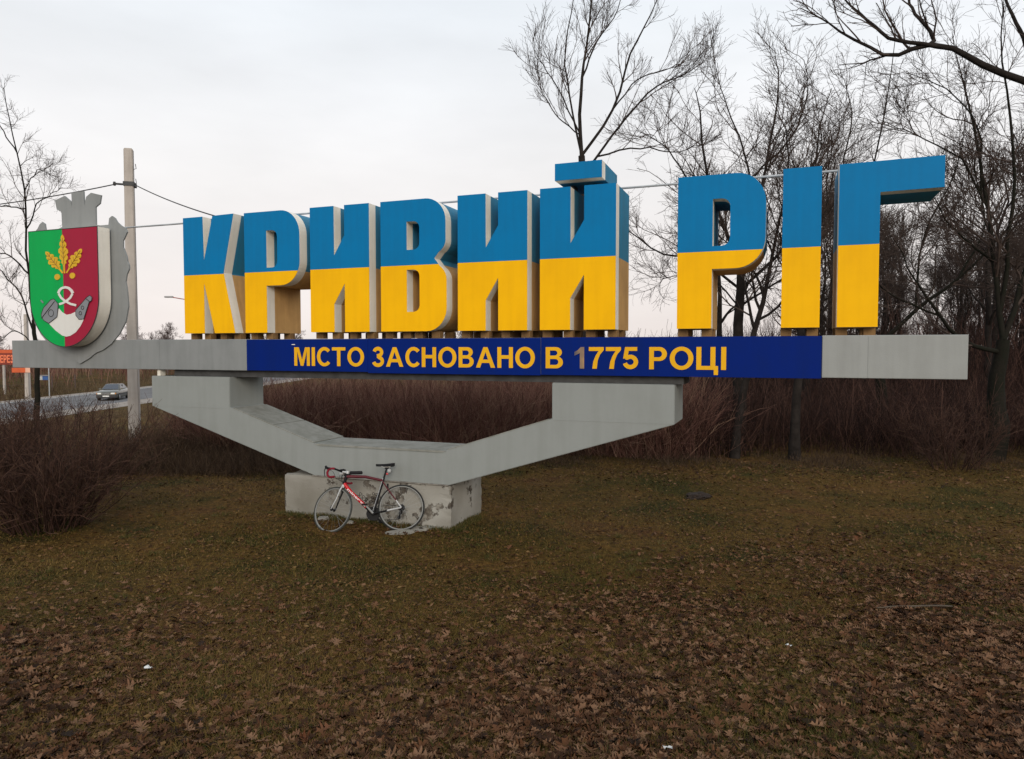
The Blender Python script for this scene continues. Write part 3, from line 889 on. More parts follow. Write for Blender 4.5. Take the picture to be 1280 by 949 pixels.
# lower end of the down tube is black
for p in dt.data.polygons:
    c_ = p.center
    if (Vector(c_) - BBp).length < .15: p.material_index = 1
bpart(MB().tube([head_top - hd * .03, head_top.lerp(seat_top, .5) + Vector((0, 0, .004)), seat_top - st_dir * .015], [.022, .02, .018], 12), 'top_tube', MAROON)
stb = bpart(MB().tube([BBp, BBp.lerp(seat_top, .5), seat_top + st_dir * .02], [.021, .018, .018], 12), 'seat_tube', [BWHITE, CARBON])
for p in stb.data.polygons:
    if p.center.z < BBp.z + .12 or p.center.z > BBp.z + .40 or p.normal.x < .25: p.material_index = 1
for s in (1, -1):
    dro = hubR + Vector((0, s * .066, 0))
    a_ = seat_top - st_dir * .03 + Vector((0, s * .012, 0))
    ss = bpart(MB().tube([a_, a_.lerp(dro, .3) + Vector((.006, s * .008, 0)), a_.lerp(dro, .72), dro], [.009, .009, .009, .010], 8), 'seat_stay', [MAROON, BWHITE])
    for p in ss.data.polygons:
        if p.center.z < RW + .10: p.material_index = 1
    cs = bpart(MB().tube([BBp + Vector((-.02, s * .03, 0)), BBp.lerp(dro, .5) + Vector((0, s * .008, 0)), dro], [.013, .012, .010], 8), 'chain_stay', [CARBON, BWHITE])
    for p in cs.data.polygons:
        if .06 < p.center.x < .2: p.material_index = 1
bpart(MB().lathe([(.021, -.036), (.024, -.03), (.024, .03), (.021, .036)], 14, axis='y', at=BBp), 'bottom_bracket', CARBON)
# seat post, saddle, bag, lamp
post_top = seat_top + st_dir * .175
bpart(MB().tube([seat_top, post_top], .0138, 10), 'seat_post', CARBON)
sad = MB()
n_ = 14
rows = []
for i in range(n_ + 1):
    t = i / n_
    x = post_top.x - .115 + .275 * t
    w = .072 * (1 - smooth((t - .12) / .55)) + .022
    w *= math.sqrt(max(.05, 1 - ((t - .5) / .5) ** 8))
    z = post_top.z + .062 + .012 * (1 - t) ** 2 - .004 * math.sin(t * math.pi)
    row = []
    for j in range(9):
        q = math.pi * j / 8
        row.append((x, w * math.cos(q), z - .042 * (1 - math.sin(q) ** .6) * (1.0 if t < .6 else .8)))
    rows.append(row)
V = [p for r in rows for p in r]
Fc = [(i * 9 + j, i * 9 + j + 1, (i + 1) * 9 + j + 1, (i + 1) * 9 + j) for i in range(n_) for j in range(8)]
Fc += [(i * 9, (i + 1) * 9, (i + 1) * 9 + 8, i * 9 + 8) for i in range(n_)]
Fc += [tuple(range(9)), tuple(n_ * 9 + j for j in range(9))[::-1]]
sad.add(V, Fc)
saddle = bpart(sad, 'saddle', BBLACK)
rl = MB()
for s in (1, -1):
    rl.tube([(post_top.x - .07, s * .022, post_top.z + .042), (post_top.x - .04, s * .022, post_top.z + .012), (post_top.x + .05, s * .022, post_top.z + .012), (post_top.x + .12, s * .010, post_top.z + .045)], .0035, 6)
bpart(rl, 'saddle_rail', ALLOY, saddle)
bpart(MB().box((post_top.x - .03, -.02, post_top.z - .012), (post_top.x + .03, .02, post_top.z + .012), bev=.005), 'post_clamp', BBLACK)
bg = post_top - st_dir * .035 + Vector((-.045, 0, 0))
bpart(MB().lathe([(.015, -.03), (.032, -.022), (.036, .0), (.032, .022), (.015, .03)], 12, axis='x', at=bg + Vector((0.0, 0, -.01))), 'saddle_bag', BAGGREY)
bpart(MB().tube([bg + Vector((-.03, 0, -.03)), bg + Vector((-.012, 0, .03))], .006, 6), 'bag_strap', BBLACK)
lt = post_top - st_dir * .09 + Vector((-.032, 0, 0))
bpart(MB().box((lt.x - .014, -.018, lt.z - .014), (lt.x + .018, .018, lt.z + .014), bev=.006), 'rear_lamp', REDLENS)
# steered parts
steer = math.radians(-32)
STR = Matrix.Translation(head_low) @ Matrix.Rotation(steer, 4, hd) @ Matrix.Translation(-head_low)
crown_p = head_low - hd * .012
fk = MB()
for s in (1, -1):
    e_ = hubF + Vector((0, s * .052, 0))
    fk.tube([crown_p + Vector((0, s * .012, 0)), crown_p - hd * .05 + Vector((.003, s * .034, 0)), crown_p.lerp(e_, .55) + Vector((-.006, s * .005, 0)), e_], [.018, .017, .013, .009], 8, mi=0, flat=.7)
fk.tube([crown_p - hd * .02, crown_p + hd * .02], [.022, .024], 12)
fk.xf(STR)
fork = bpart(fk, 'fork', [BWHITE, CARBON])
fn_ = STR.to_3x3() @ Vector((0, 1, 0))
for p in fork.data.polygons:
    if (Vector(p.center) - STR @ hubF).dot(fn_) < 0: p.material_index = 1
br_ = MB().box((crown_p.x + .018, -.03, crown_p.z - .075), (crown_p.x + .036, .03, crown_p.z - .01), bev=.006)
bpart(br_.xf(STR), 'front_brake', BBLACK)
bpart(MB().box((seat_top.x - .075, -.028, seat_top.z - .13), (seat_top.x - .05, .028, seat_top.z - .06), bev=.006), 'rear_brake', BBLACK)
sp = head_top + hd * .012
bc = sp + hd * .022 + Vector((.10, 0, .018))
bpart(MB().tube([sp - hd * .014, sp + hd * .036], .019, 12).tube([sp + hd * .016, bc], [.017, .016], 10).xf(STR), 'stem', BWHITE)
hb = MB(); hb.tube([bc + Vector((0, -.19, 0)), bc + Vector((0, .19, 0))], .0135, 10)
handle = bpart(hb.xf(STR), 'handlebar', BBLACK)
for s in (1, -1):
    o_ = bc + Vector((0, s * .185, 0))
    cur = [(0, 0, 0), (.012, .012, .003), (.05, .022, .003), (.088, .022, -.012), (.104, .022, -.048), (.094, .024, -.090), (.062, .026, -.118), (.022, .028, -.126), (-.03, .028, -.126)]
    bpart(MB().tube([o_ + Vector((a, s * b, c)) for a, b, c in cur], .0165, 8).xf(STR), 'bar_tape', TAPE, handle)
    h_ = o_ + Vector((.085, s * .022, .0))
    bpart(MB().tube([h_ + Vector((-.03, 0, .004)), h_ + Vector((.02, 0, .012)), h_ + Vector((.050, 0, .034)), h_ + Vector((.058, 0, .052))], [.017, .019, .019, .014], 8).xf(STR), 'brake_hood', BBLACK, handle)
    bpart(MB().tube([h_ + Vector((.056, 0, .034)), h_ + Vector((.074, 0, -.01)), h_ + Vector((.070, 0, -.06)), h_ + Vector((.052, s * .004, -.105))], [.009, .008, .007, .006], 6, flat=.6).xf(STR), 'brake_lever', BBLACK, handle)
    bpart(MB().tube([h_ + Vector((.0, -s * .01, .0)), bc + Vector((.10, s * .08, -.01)), bc + Vector((.075, s * .03, -.10)), crown_p + hd * .06 + Vector((.02, s * .02, 0))], .0028, 5).xf(STR), 'cable_housing', BBLACK, handle)
bpart(MB().box((bc.x - .045, -.03, bc.z + .012), (bc.x + .045, .03, bc.z + .034), bev=.008).xf(STR), 'cycle_computer', BBLACK, handle)
bpart(MB().box((bc.x + .01, -.075, bc.z - .03), (bc.x + .075, -.03, bc.z + .012), bev=.01).xf(STR), 'front_lamp', BWHITE, handle)
tb0 = head_top.lerp(seat_top, .06)
bpart(MB().box((tb0.x - .19, -.028, tb0.z + .004), (tb0.x - .005, .028, tb0.z + .05), bev=.014), 'top_tube_bag', BBLACK)
# wheels
def wheel(c, M, dust):
    w = bpart(MB().lathe([(.013, -.05), (.013, -.036), (.024, -.034), (.024, -.028), (.012, -.024), (.012, .024), (.024, .028), (.024, .034), (.013, .036), (.013, .05)], 16, axis='y', at=c).xf(M), 'wheel', BBLACK)
    ring = [c + Vector((math.cos(a) * .3235, 0, math.sin(a) * .3235)) for a in np.linspace(0, 2 * math.pi, 48, endpoint=False)]
    bpart(MB().tube(ring, .0140, 8, closed=True, up=(0, 1, 0)).xf(M), 'tyre', dust, w)
    prof = [(.314, -.0095), (.314, .0095), (.304, .0095), (.298, .004), (.298, -.004), (.304, -.0095)]
    V, Fc = [], []
    n, k = 48, len(prof)
    for i in range(n):
        a = 2 * math.pi * i / n
        for r_, y_ in prof: V.append(c + Vector((math.cos(a) * r_, y_, math.sin(a) * r_)))
    for i in range(n):
        for j in range(k):
            Fc.append((i * k + j, i * k + (j + 1) % k, ((i + 1) % n) * k + (j + 1) % k, ((i + 1) % n) * k + j))
    bpart(MB().add(V, Fc).xf(M), 'rim', RIMM, w)
    sk = MB()
    for i in range(24):
        a = 2 * math.pi * i / 24
        s = 1 if i % 2 else -1
        b_ = a + (0.9 if (i // 2) % 2 else -0.9)
        sk.tube([c + Vector((math.cos(b_) * .023, s * .031, math.sin(b_) * .023)), c + Vector((math.cos(a) * .299, 0, math.sin(a) * .299))], .0010, 3, caps=False)
    bpart(sk.xf(M), 'spokes', ALLOY, w)
    bpart(MB().tube([c + Vector((.0, -.062, 0)), c + Vector((0, .062, 0))], .006, 6).tube([c + Vector((0, .066, 0)), c + Vector((-.02, .068, .05))], .004, 6).xf(M), 'quick_release', BBLACK, w)
    return w
wheel(hubR, Matrix.Identity(4), TYRE)
wheel(hubF, STR, TYRE_DUST)
# drive train on the far side
cr_y = -.045
crk = bpart(MB().lathe([(.062, cr_y - .004), (.099, cr_y - .004), (.101, cr_y), (.099, cr_y + .004), (.062, cr_y + .004)], 36, axis='y', at=(BBp.x, 0, BBp.z)), 'crankset', CARBON)
ang = math.radians(228)
dirc = Vector((math.cos(ang), 0, math.sin(ang)))
for s, dd in ((1, -dirc), (-1, dirc)):
    o_ = BBp + Vector((0, s * .058, 0))
    bpart(MB().tube([o_, o_ + dd * .17 + Vector((0, s * .010, 0))], [.017, .012], 8), 'crank_arm', ALLOY if s > 0 else CARBON, crk)
    e_ = o_ + dd * .17 + Vector((0, s * .018, 0))
    bpart(MB().box((e_.x - .04, min(e_.y, e_.y + s * .06), e_.z - .012), (e_.x + .04, max(e_.y, e_.y + s * .06), e_.z + .012), bev=.005), 'pedal', BBLACK, crk)
bpart(MB().lathe([(.028, -.045), (.036, -.042), (.05, -.028), (.05, -.024), (.03, -.022)], 24, axis='y', at=hubR), 'cassette', BBLACK)
dr_ = hubR + Vector((.015, -.052, -.07)); dl_ = hubR + Vector((.035, -.052, -.135))
bpart(MB().tube([hubR + Vector((0, -.066, -.01)), dr_ + Vector((-.015, -.012, .01)), dr_, dl_], [.008, .018, .012, .010], 8).lathe([(.026, -.057), (.026, -.047)], 14, axis='y', at=(dr_.x, 0, dr_.z)).lathe([(.026, -.057), (.026, -.047)], 14, axis='y', at=(dl_.x, 0, dl_.z)), 'derailleur', BBLACK)
ch = [hubR + Vector((0, -.05, .045)), BBp + Vector((0, -.05, .1))]
ch2 = [dl_ + Vector((.01, .002, -.026)), BBp + Vector((0.0, .0, -.1)) + Vector((0, -.05, 0))]
bpart(MB().tube(ch, .004, 5).tube(ch2, .004, 5), 'chain', BBLACK)
for base, d_, nrm_ in ((BBp.lerp(head_low, .45), (head_low - BBp).normalized(), 1), (BBp.lerp(seat_top, .42), st_dir, -1)):
    off_ = Vector((-d_.z, 0, d_.x)) if nrm_ == 1 else Vector((d_.z, 0, -d_.x))
    if nrm_ == 1 and off_.z < 0: off_ = -off_
    cg = MB()
    for t in (-.055, .0, .06):
        c_ = base + d_ * t + off_ * .058
        ringp = [c_ + off_ * .036 * math.cos(a) + Vector((0, .037 * math.sin(a), 0)) + d_ * (.02 * math.sin(a * 2)) for a in np.linspace(0, 2 * math.pi, 14, endpoint=False)]
        cg.tube(ringp, .0035, 5, closed=True)
    cg.tube([base + d_ * -.075 + off_ * .022, base + d_ * .075 + off_ * .022], .006, 6)
    bpart(cg, 'bottle_cage', BBLACK)
# name along the down tube, on the near side
dd_ = (BBp - head_low).normalized()
upv = Vector((0, 1, 0)).cross(dd_)
if upv.z < 0: upv = -upv
mid0 = head_low.lerp(BBp, .14)
# local frame for the writing: reading direction along the tube seen from the near side
FR = Matrix.Translation(mid0) @ Matrix((( dd_.x, 0, upv.x, 0), (dd_.y, -1, upv.y, 0), (dd_.z, 0, upv.z, 0), (0, 0, 0, 1)))
write('minerva', 0, .36, -.014, .022, dt, BWHITE, -.0285, name='decal_letter', bold=0.02, thick=.002, off=(0, 0, 0), gap=0.06, frame=FR)

# ---------------------------------------------------------------- utility pole and wires
pb_ = px(170, 570, 17.45)
ptop = 7.38
def conc_pole(x, y, w0, w1, h, label, group=None, m=POLE):
    z = hz1(x, y)
    t = thing('utility_pole', (x, y, z), label, 'pole', group)
    V = []
    for zz, w in ((-.5, w0), (h, w1)):
        for a, b in ((-.5, -.62), (.5, -.62), (.36, .62), (-.36, .62)):
            V.append((a * w, b * w, zz))
    bm = bmesh.new()
    vs = [bm.verts.new(v) for v in V]
    for f in ((0, 1, 2, 3), (4, 5, 6, 7), (0, 1, 5, 4), (1, 2, 6, 5), (2, 3, 7, 6), (3, 0, 4, 7)): bm.faces.new([vs[i] for i in f])
    bmesh.ops.recalc_face_normals(bm, faces=bm.faces)
    bmesh.ops.bevel(bm, geom=list(bm.edges), offset=.018, segments=2, affect='EDGES')
    me = bpy.data.meshes.new('shaft'); me.materials.append(m); bm.to_mesh(me); bm.free()
    link('shaft', me, t)
    return t
pole = conc_pole(pb_[0], pb_[1], .26, .20, ptop - hz1(pb_[0], pb_[1]), 'square concrete utility pole with wires behind the shield')
pole.rotation_euler = (0, 0, .25)
zc = px(162, 231, 17.45)[2] - pole.location.z
MB().box((-.12, -.145, zc - .05), (.12, .145, zc + .05)).build('collar', [DARK], pole)
MB().tube([(-.12, 0, zc), (-.32, .02, zc + .01)], .025, 8).lathe([(.02, -.03), (.05, -.02), (.05, .02), (.02, .03)], 10, axis='x', at=(-.34, .02, zc + .01)).build('insulator', [DARK], pole)
for zz in (6.55, 6.9):
    MB().tube([(.1, -.05, zz), (.165, -.09, zz + .01), (.15, -.09, zz + .12)], .008, 6).build('hook', [DARK], pole)
WIRE = mat('wire_black', (0.03, 0.03, 0.03), 0.6, 0.1)
def wire(name, a, b, sag, r, label):
    a, b = Vector(a), Vector(b)
    pts = []
    for i in range(25):
        t = i / 24
        p = a.lerp(b, t); p.z -= sag * 4 * t * (1 - t)
        pts.append(p)
    o = MB().tube(pts, r, 6).build(name, [WIRE])
    return tag(o, label, 'cable')
pc = Vector((pb_[0], pb_[1], pole.location.z + zc))
we = px(-260, 262, 24.0)
conc_pole(we[0] - .16, we[1], .26, .20, we[2] + .5 - hz1(we[0], we[1]), 'concrete utility pole farther down the bank beyond the crooked tree')
wire('overhead_wire', pc + Vector((-.36, 0, .01)), px(-260, 262, 24.0), .35, .014, 'thin black wire strung from the concrete pole towards the left trees')
e2 = sw(-9.25, .885, 4.9)
wire('feeder_wire', pc + Vector((.12, -.05, 0)), e2, .06, .012, 'thin black wire slanting from the concrete pole down behind the letters')

# ---------------------------------------------------------------- trees and shrubs
def unit(v):
    return v / np.maximum(np.linalg.norm(v, axis=-1, keepdims=True), 1e-9)

def tubes(P, R, n):
    """P (N,K,3) polylines, R (N,K) radii -> vertices and quads"""
    N, K, _ = P.shape
    T = np.empty_like(P)
    T[:, 1:-1] = P[:, 2:] - P[:, :-2]
    T[:, 0] = P[:, 1] - P[:, 0]; T[:, -1] = P[:, -1] - P[:, -2]
    T = unit(T)
    ref = np.where(np.abs(T[:, :1, 2:3]) < 0.85, np.array([0, 0, 1.0]), np.array([1.0, 0, 0]))
    ref = np.broadcast_to(ref, P.shape)
    A = unit(ref - T * np.sum(ref * T, -1, keepdims=True))
    B = np.cross(T, A)
    q = np.linspace(0, 2 * np.pi, n, endpoint=False)
    V = P[:, :, None, :] + R[:, :, None, None] * (A[:, :, None, :] * np.cos(q)[None, None, :, None] + B[:, :, None, :] * np.sin(q)[None, None, :, None])
    idx = np.arange(N * K * n).reshape(N, K, n)
    a, b = idx[:, :-1, :], idx[:, 1:, :]
    Q = np.stack([a, np.roll(a, -1, 2), np.roll(b, -1, 2), b], -1).reshape(-1, 4)
    return V.reshape(-1, 3), Q

def grow(rng, P, R, n, L, ang, k, t0=.25, t1=1.0, rf=.6, up=.1, wob=.18, rmin=.003, end=.3, shrink=.5):
    N, K, _ = P.shape
    t = rng.uniform(t0, t1, (N, n)) * (K - 1)
    i = np.minimum(t.astype(int), K - 2); f = (t - i)[..., None]
    ar = np.arange(N)[:, None]
    p = P[ar, i] * (1 - f) + P[ar, i + 1] * f
    d = unit(P[ar, i + 1] - P[ar, i])
    r = (R[ar, i] * (1 - f[..., 0]) + R[ar, i + 1] * f[..., 0])
    p = p.reshape(-1, 3); d = d.reshape(-1, 3); r = r.reshape(-1); tt = (t / (K - 1)).reshape(-1)
    M = len(p)
    rv = rng.normal(size=(M, 3)); pe = unit(rv - d * np.sum(rv * d, -1, keepdims=True))
    a = rng.uniform(ang[0], ang[1], M)[:, None]
    d = unit(d * np.cos(a) + pe * np.sin(a))
    ln = rng.uniform(L[0], L[1], M) * (1 - shrink * tt)
    out = np.empty((M, k, 3)); out[:, 0] = p
    bend = rng.normal(size=(M, 3)) * wob * .5
    for j in range(1, k):
        d = unit(d + np.array([0, 0, up]) + bend * .5 + rng.normal(size=(M, 3)) * wob)
        out[:, j] = out[:, j - 1] + d * (ln / (k - 1))[:, None]
    r0 = np.maximum(r * rf * rng.uniform(.75, 1.1, M), rmin)
    rad = r0[:, None] * np.linspace(1, end, k)[None, :]
    rad = np.maximum(rad, rmin * .8)
    return out, rad

def join(parts):
    Vs, Qs, b = [], [], 0
    for V, Q in parts:
        Vs.append(V); Qs.append(Q + b); b += len(V)
    return np.concatenate(Vs), np.concatenate(Qs)

def poly(pts, r0, r1, rng, k=9, wob=.04):
    """a limb that bends smoothly through given points"""
    pts = np.array(pts, float)
    if len(pts) > 2: pts[1:-1] += rng.normal(size=(len(pts) - 2, 3)) * wob
    c = np.concatenate([[2 * pts[0] - pts[1]], pts, [2 * pts[-1] - pts[-2]]])
    u = np.linspace(0, len(pts) - 1 - 1e-6, k)
    i = u.astype(int); f = (u - i)[:, None]
    a, b, d, e = c[i], c[i + 1], c[i + 2], c[i + 3]
    P = .5 * (2 * b + (d - a) * f + (2 * a - 5 * b + 4 * d - e) * f ** 2 + (3 * b - a - 3 * d + e) * f ** 3)
    P[1:-1] += rng.normal(size=(k - 2, 3)) * wob * .22
    return P, np.linspace(r0, r1, k)

def auto_limbs(rng, h, r, spread, nl, lean=(0, 0), fork=.35, crook=.10):
    """trunk and main limbs of a free-standing bare tree, base at the origin"""
    k = 10
    z = np.linspace(-.15, h * .8, k)
    zz = np.maximum(z / h, 0)
    P = np.stack([lean[0] * zz ** 1.3 + rng.normal(size=k) * crook * (z / h), lean[1] * zz ** 1.3 + rng.normal(size=k) * crook * (z / h), z], 1)
    R = r * np.linspace(1, .06, k) ** .9
    R[0] *= 1.35; 
    trunk = (P[None], R[None])
    limbs = grow(rng, P[None], R[None], nl, (spread * .8, spread * 1.35), (.45, 1.0), 9, fork, .98, .6, .13, .16, .018, .14, .35)
    return trunk, limbs

def tree(name, base, trunk, limbs, rng, label, group=None, dens=(9, 9, 5), Ls=((1.2, 2.4), (.5, 1.1), (.2, .5)), bark=BARK, twig=TWIG, up=(.08, .06, .05), rm=(.009, .0052, .0034), link_it=True, angs=((.4, 1.0), (.4, 1.0), (.4, 1.0)), wob=.17):
    """tree > trunk, crown; `trunk` and `limbs` are (P,R) in coordinates local to the base"""
    tv = join([tubes(trunk[0], trunk[1], 10)] + [tubes(l[0], l[1], 7) for l in limbs])
    parts = []
    LP = np.concatenate([l[0] for l in limbs]); LR = np.concatenate([l[1] for l in limbs])
    b1 = grow(rng, LP, LR, dens[0], Ls[0], angs[0], 7, .15, 1, .6, up[0], wob, rm[0], .3)
    b2 = grow(rng, *b1, dens[1], Ls[1], angs[1], 5, .15, 1, .6, up[1], wob, rm[1], .35)
    b3 = grow(rng, *b2, dens[2], Ls[2], angs[2], 3, .15, 1, .6, up[2], wob, rm[2], .5)
    fine = join([tubes(*b1, 5), tubes(*b2, 3), tubes(*b3, 3)])
    parts.append(fine)
    V, Q = join(parts)
    tm = np_mesh('trunk', *tv, bark, True)
    cm = np_mesh('crown', V, Q, twig, True)
    t = thing(name, base, label, 'tree', group)
    link('trunk', tm, t); link('crown', cm, t)
    return t

def copy_tree(src, loc, rz, sc, label, group):
    r = src.copy(); C.objects.link(r)
    r.location = loc; r.rotation_euler = (0, 0, rz); r.scale = (sc, sc, sc)
    r['label'] = label
    if group: r['group'] = group
    for c in src.children:
        k = c.copy(); C.objects.link(k); k.parent = r
    return r

def at_base(x, y): return np.array((x, y, hz1(x, y)))

def guided(depth, base, limbs_px, rng, r0, trunk_px, jit=.35):
    """limbs through pixels at a depth that wanders a little, local to the base"""
    tp = [np.array((0, 0, -.15))] + [px(x, y, depth) - base for x, y in trunk_px]
    P, R = poly(tp, r0, r0 * .5, rng, 14, .04)
    R[0] *= 1.3
    out = []
    have = P
    for pts, ra, rb in limbs_px:
        dy = rng.uniform(-1.0, 1.0)
        first = px(*pts[0], depth) - base
        root = have[np.argmin(((have - first) ** 2 * np.array((1, .1, 1))).sum(1))]     # leave from the nearest wood
        q = [root]
        for i, (x, y) in enumerate(pts):
            if i: q.append(px(x, y, root[1] + base[1] + dy * jit * i) - base)
        a, b = poly(q, ra * .46, .007, rng, 13, .07)
        out.append((a[None], b[None]))
        have = np.concatenate([have, a[1:-2]])
    return (P[None], R[None]), out

# tall upright tree behind the accented letter
rng = np.random.default_rng(11)
dT = 21.0
b0 = at_base(px(733, 500, dT)[0], dT)
tr, lm = guided(dT, b0, [
    ([(727, 200), (731, 120), (735, 60), (742, -20), (750, -90)], .13, .02),
    ([(735, 200), (762, 130), (790, 70), (812, 20), (830, -30)], .10, .015),
    ([(742, 208), (780, 150), (820, 110), (850, 92), (882, 76)], .08, .012),
    ([(727, 190), (712, 120), (708, 60), (715, 0), (712, -50)], .07, .012),
    ([(729, 160), (700, 110), (680, 75), (667, 62)], .05, .01),
    ([(733, 100), (752, 55), (768, 10), (778, -40)], .06, .01),
    ([(726, 175), (700, 148), (684, 120), (672, 105)], .045, .01),
    ([(748, 205), (800, 185), (845, 190), (870, 182)], .06, .01),
    ([(760, 135), (800, 105), (840, 85), (866, 60)], .05, .01)], rng, .19, [(733, 500), (730, 380), (728, 280), (727, 195)])
tree('bare_tree', b0, tr, lm, rng, 'tall slender bare tree rising behind the letter with the short bar', 'bare trees behind the sign', (10, 8, 3), ((1.0, 2.1), (.4, 1.0), (.2, .5)), up=(.16, .12, .08), angs=((.3, .75), (.3, .8), (.3, .8)), wob=.13)

# broad tree behind the second bowl letter
rng = np.random.default_rng(12)
dT = 18.6
b0 = at_base(px(925, 500, dT)[0], dT)
tr, lm = guided(dT, b0, [
    ([(926, 345), (900, 270), (880, 200), (872, 140), (868, 110)], .11, .015),
    ([(926, 345), (948, 270), (968, 180), (975, 110), (968, 60)], .12, .015),
    ([(930, 360), (985, 300), (1010, 230), (1030, 160), (1040, 110)], .10, .015),
    ([(920, 370), (870, 320), (830, 310), (790, 282), (765, 262)], .08, .012),
    ([(905, 280), (860, 230), (835, 190), (800, 165)], .07, .01),
    ([(948, 260), (925, 190), (912, 130), (895, 85)], .07, .01),
    ([(925, 390), (890, 350), (850, 345), (826, 350)], .05, .01),
    ([(958, 220), (1000, 150), (1010, 100), (1005, 75)], .06, .01),
    ([(932, 380), (975, 345), (1020, 330), (1060, 290)], .07, .012)], rng, .21, [(925, 500), (922, 430), (926, 340)])
tree('bare_tree', b0, tr, lm, rng, 'broad dark bare tree behind the second bowl letter', 'bare trees behind the sign', (12, 9, 3), ((1.1, 2.6), (.5, 1.2), (.2, .5)), wob=.19)

# leaning heavy tree to the right of the beam
rng = np.random.default_rng(13)
dT = 17.0
b0 = at_base(px(1238, 560, dT)[0], dT)
tr, lm = guided(dT, b0, [
    ([(1254, 430), (1240, 330), (1228, 230), (1205, 130), (1190, 40)], .15, .03),
    ([(1254, 430), (1285, 330), (1310, 200), (1330, 90)], .16, .03),
    ([(1250, 445), (1200, 425), (1160, 390), (1140, 350), (1118, 300)], .13, .02),
    ([(1250, 400), (1262, 300), (1268, 180), (1255, 80), (1250, -20)], .12, .02),
    ([(1160, 390), (1110, 370), (1080, 340), (1060, 320)], .06, .012),
    ([(1228, 260), (1190, 200), (1150, 170), (1100, 150)], .06, .012),
    ([(1240, 320), (1205, 300), (1170, 260), (1150, 210)], .07, .012),
    ([(1258, 240), (1230, 160), (1180, 110), (1130, 90)], .06, .012)], rng, .27, [(1240, 540), (1246, 490), (1254, 425)])
tree('bare_tree', b0, tr, lm, rng, 'thick leaning bare tree trunk standing past the light grey beam end', 'bare trees behind the sign', (13, 10, 4), ((1.1, 2.6), (.5, 1.2), (.2, .5)), bark=BARK_GREEN, wob=.2)

# big curved limb tree between
rng = np.random.default_rng(14)
dT = 20.0
b0 = at_base(px(1100, 520, dT)[0], dT)
tr, lm = guided(dT, b0, [
    ([(1098, 430), (1150, 385), (1200, 350), (1250, 290), (1290, 240)], .14, .03),
    ([(1096, 430), (1070, 340), (1085, 230), (1110, 120), (1120, 40)], .10, .015),
    ([(1096, 440), (1050, 380), (1030, 300), (1000, 230)], .08, .012),
    ([(1150, 385), (1160, 300), (1185, 210), (1210, 120)], .08, .012),
    ([(1080, 300), (1050, 220), (1060, 140), (1050, 90)], .07, .012),
    ([(1200, 350), (1225, 280), (1220, 200), (1240, 130)], .07, .012)], rng, .18, [(1101, 500), (1102, 460), (1097, 425)])
tree('bare_tree', b0, tr, lm, rng, 'mossy bare tree with one long curving limb behind the light grey beam end', 'bare trees behind the sign', (12, 8, 4), ((1.1, 2.5), (.5, 1.1), (.2, .5)), bark=BARK_GREEN, wob=.2)

# slim trees whose trunks show under the beam
for k, (x, y, hgt, r, lean, lab) in enumerate((
        (6.6, 16.75, 9.0, .125, (.6, .3), 'straight slim bare tree whose trunk shows under the navy panel end'),
        (5.3, 17.1, 8.5, .11, (1.9, .2), 'slanting slim bare tree beside the grey right arm of the sign'),
        (14.5, 19.5, 9.5, .17, (-.8, 0), 'bare tree with a dense dark crown right of the leaning trunk'),
        (9.4, 23.0, 9.5, .16, (.3, .4), 'bare tree standing deeper behind the curving limb'),
        (-15.8, 19.6, 9.0, .20, (.9, -.4), 'bare tree left of the beam end with long drooping limbs'))):
    rng = np.random.default_rng(40 + k)
    t_, l_ = auto_limbs(rng, hgt, r, 2.6, 9, lean)
    tree('bare_tree', at_base(x, y), t_, [l_], rng, lab, 'bare trees behind the sign', (9, 7, 3), ((1.1, 2.4), (.5, 1.1), (.2, .5)))

# left tree beside the shield
rng = np.random.default_rng(15)
dT = 19.0
b0 = at_base(px(50, 540, dT)[0], dT)
tr, lm = guided(dT, b0, [
    ([(40, 395), (34, 320), (28, 240), (18, 170), (5, 110)], .07, .012),
    ([(40, 410), (18, 375), (-10, 340), (-40, 320)], .055, .012),
    ([(40, 400), (70, 350), (95, 330), (110, 300)], .045, .01),
    ([(36, 340), (12, 318), (-20, 310), (-60, 290)], .05, .012),
    ([(32, 290), (52, 258), (66, 243), (78, 235)], .04, .01),
    ([(30, 270), (0, 262), (-30, 250)], .04, .01),
    ([(41, 425), (22, 412), (0, 420), (-20, 415)], .035, .01),
    ([(28, 235), (48, 215), (62, 218)], .03, .008),
    ([(24, 205), (-5, 160), (-20, 140)], .035, .008)], rng, .09, [(50, 540), (47, 470), (42, 400)])
tree('bare_tree', b0, tr, lm, rng, 'thin crooked bare tree just behind the shield', 'bare trees behind the sign', (9, 7, 3), ((.6, 1.5), (.3, .7), (.15, .35)), bark=BARK_GREEN, rm=(.006, .0035, .0024))

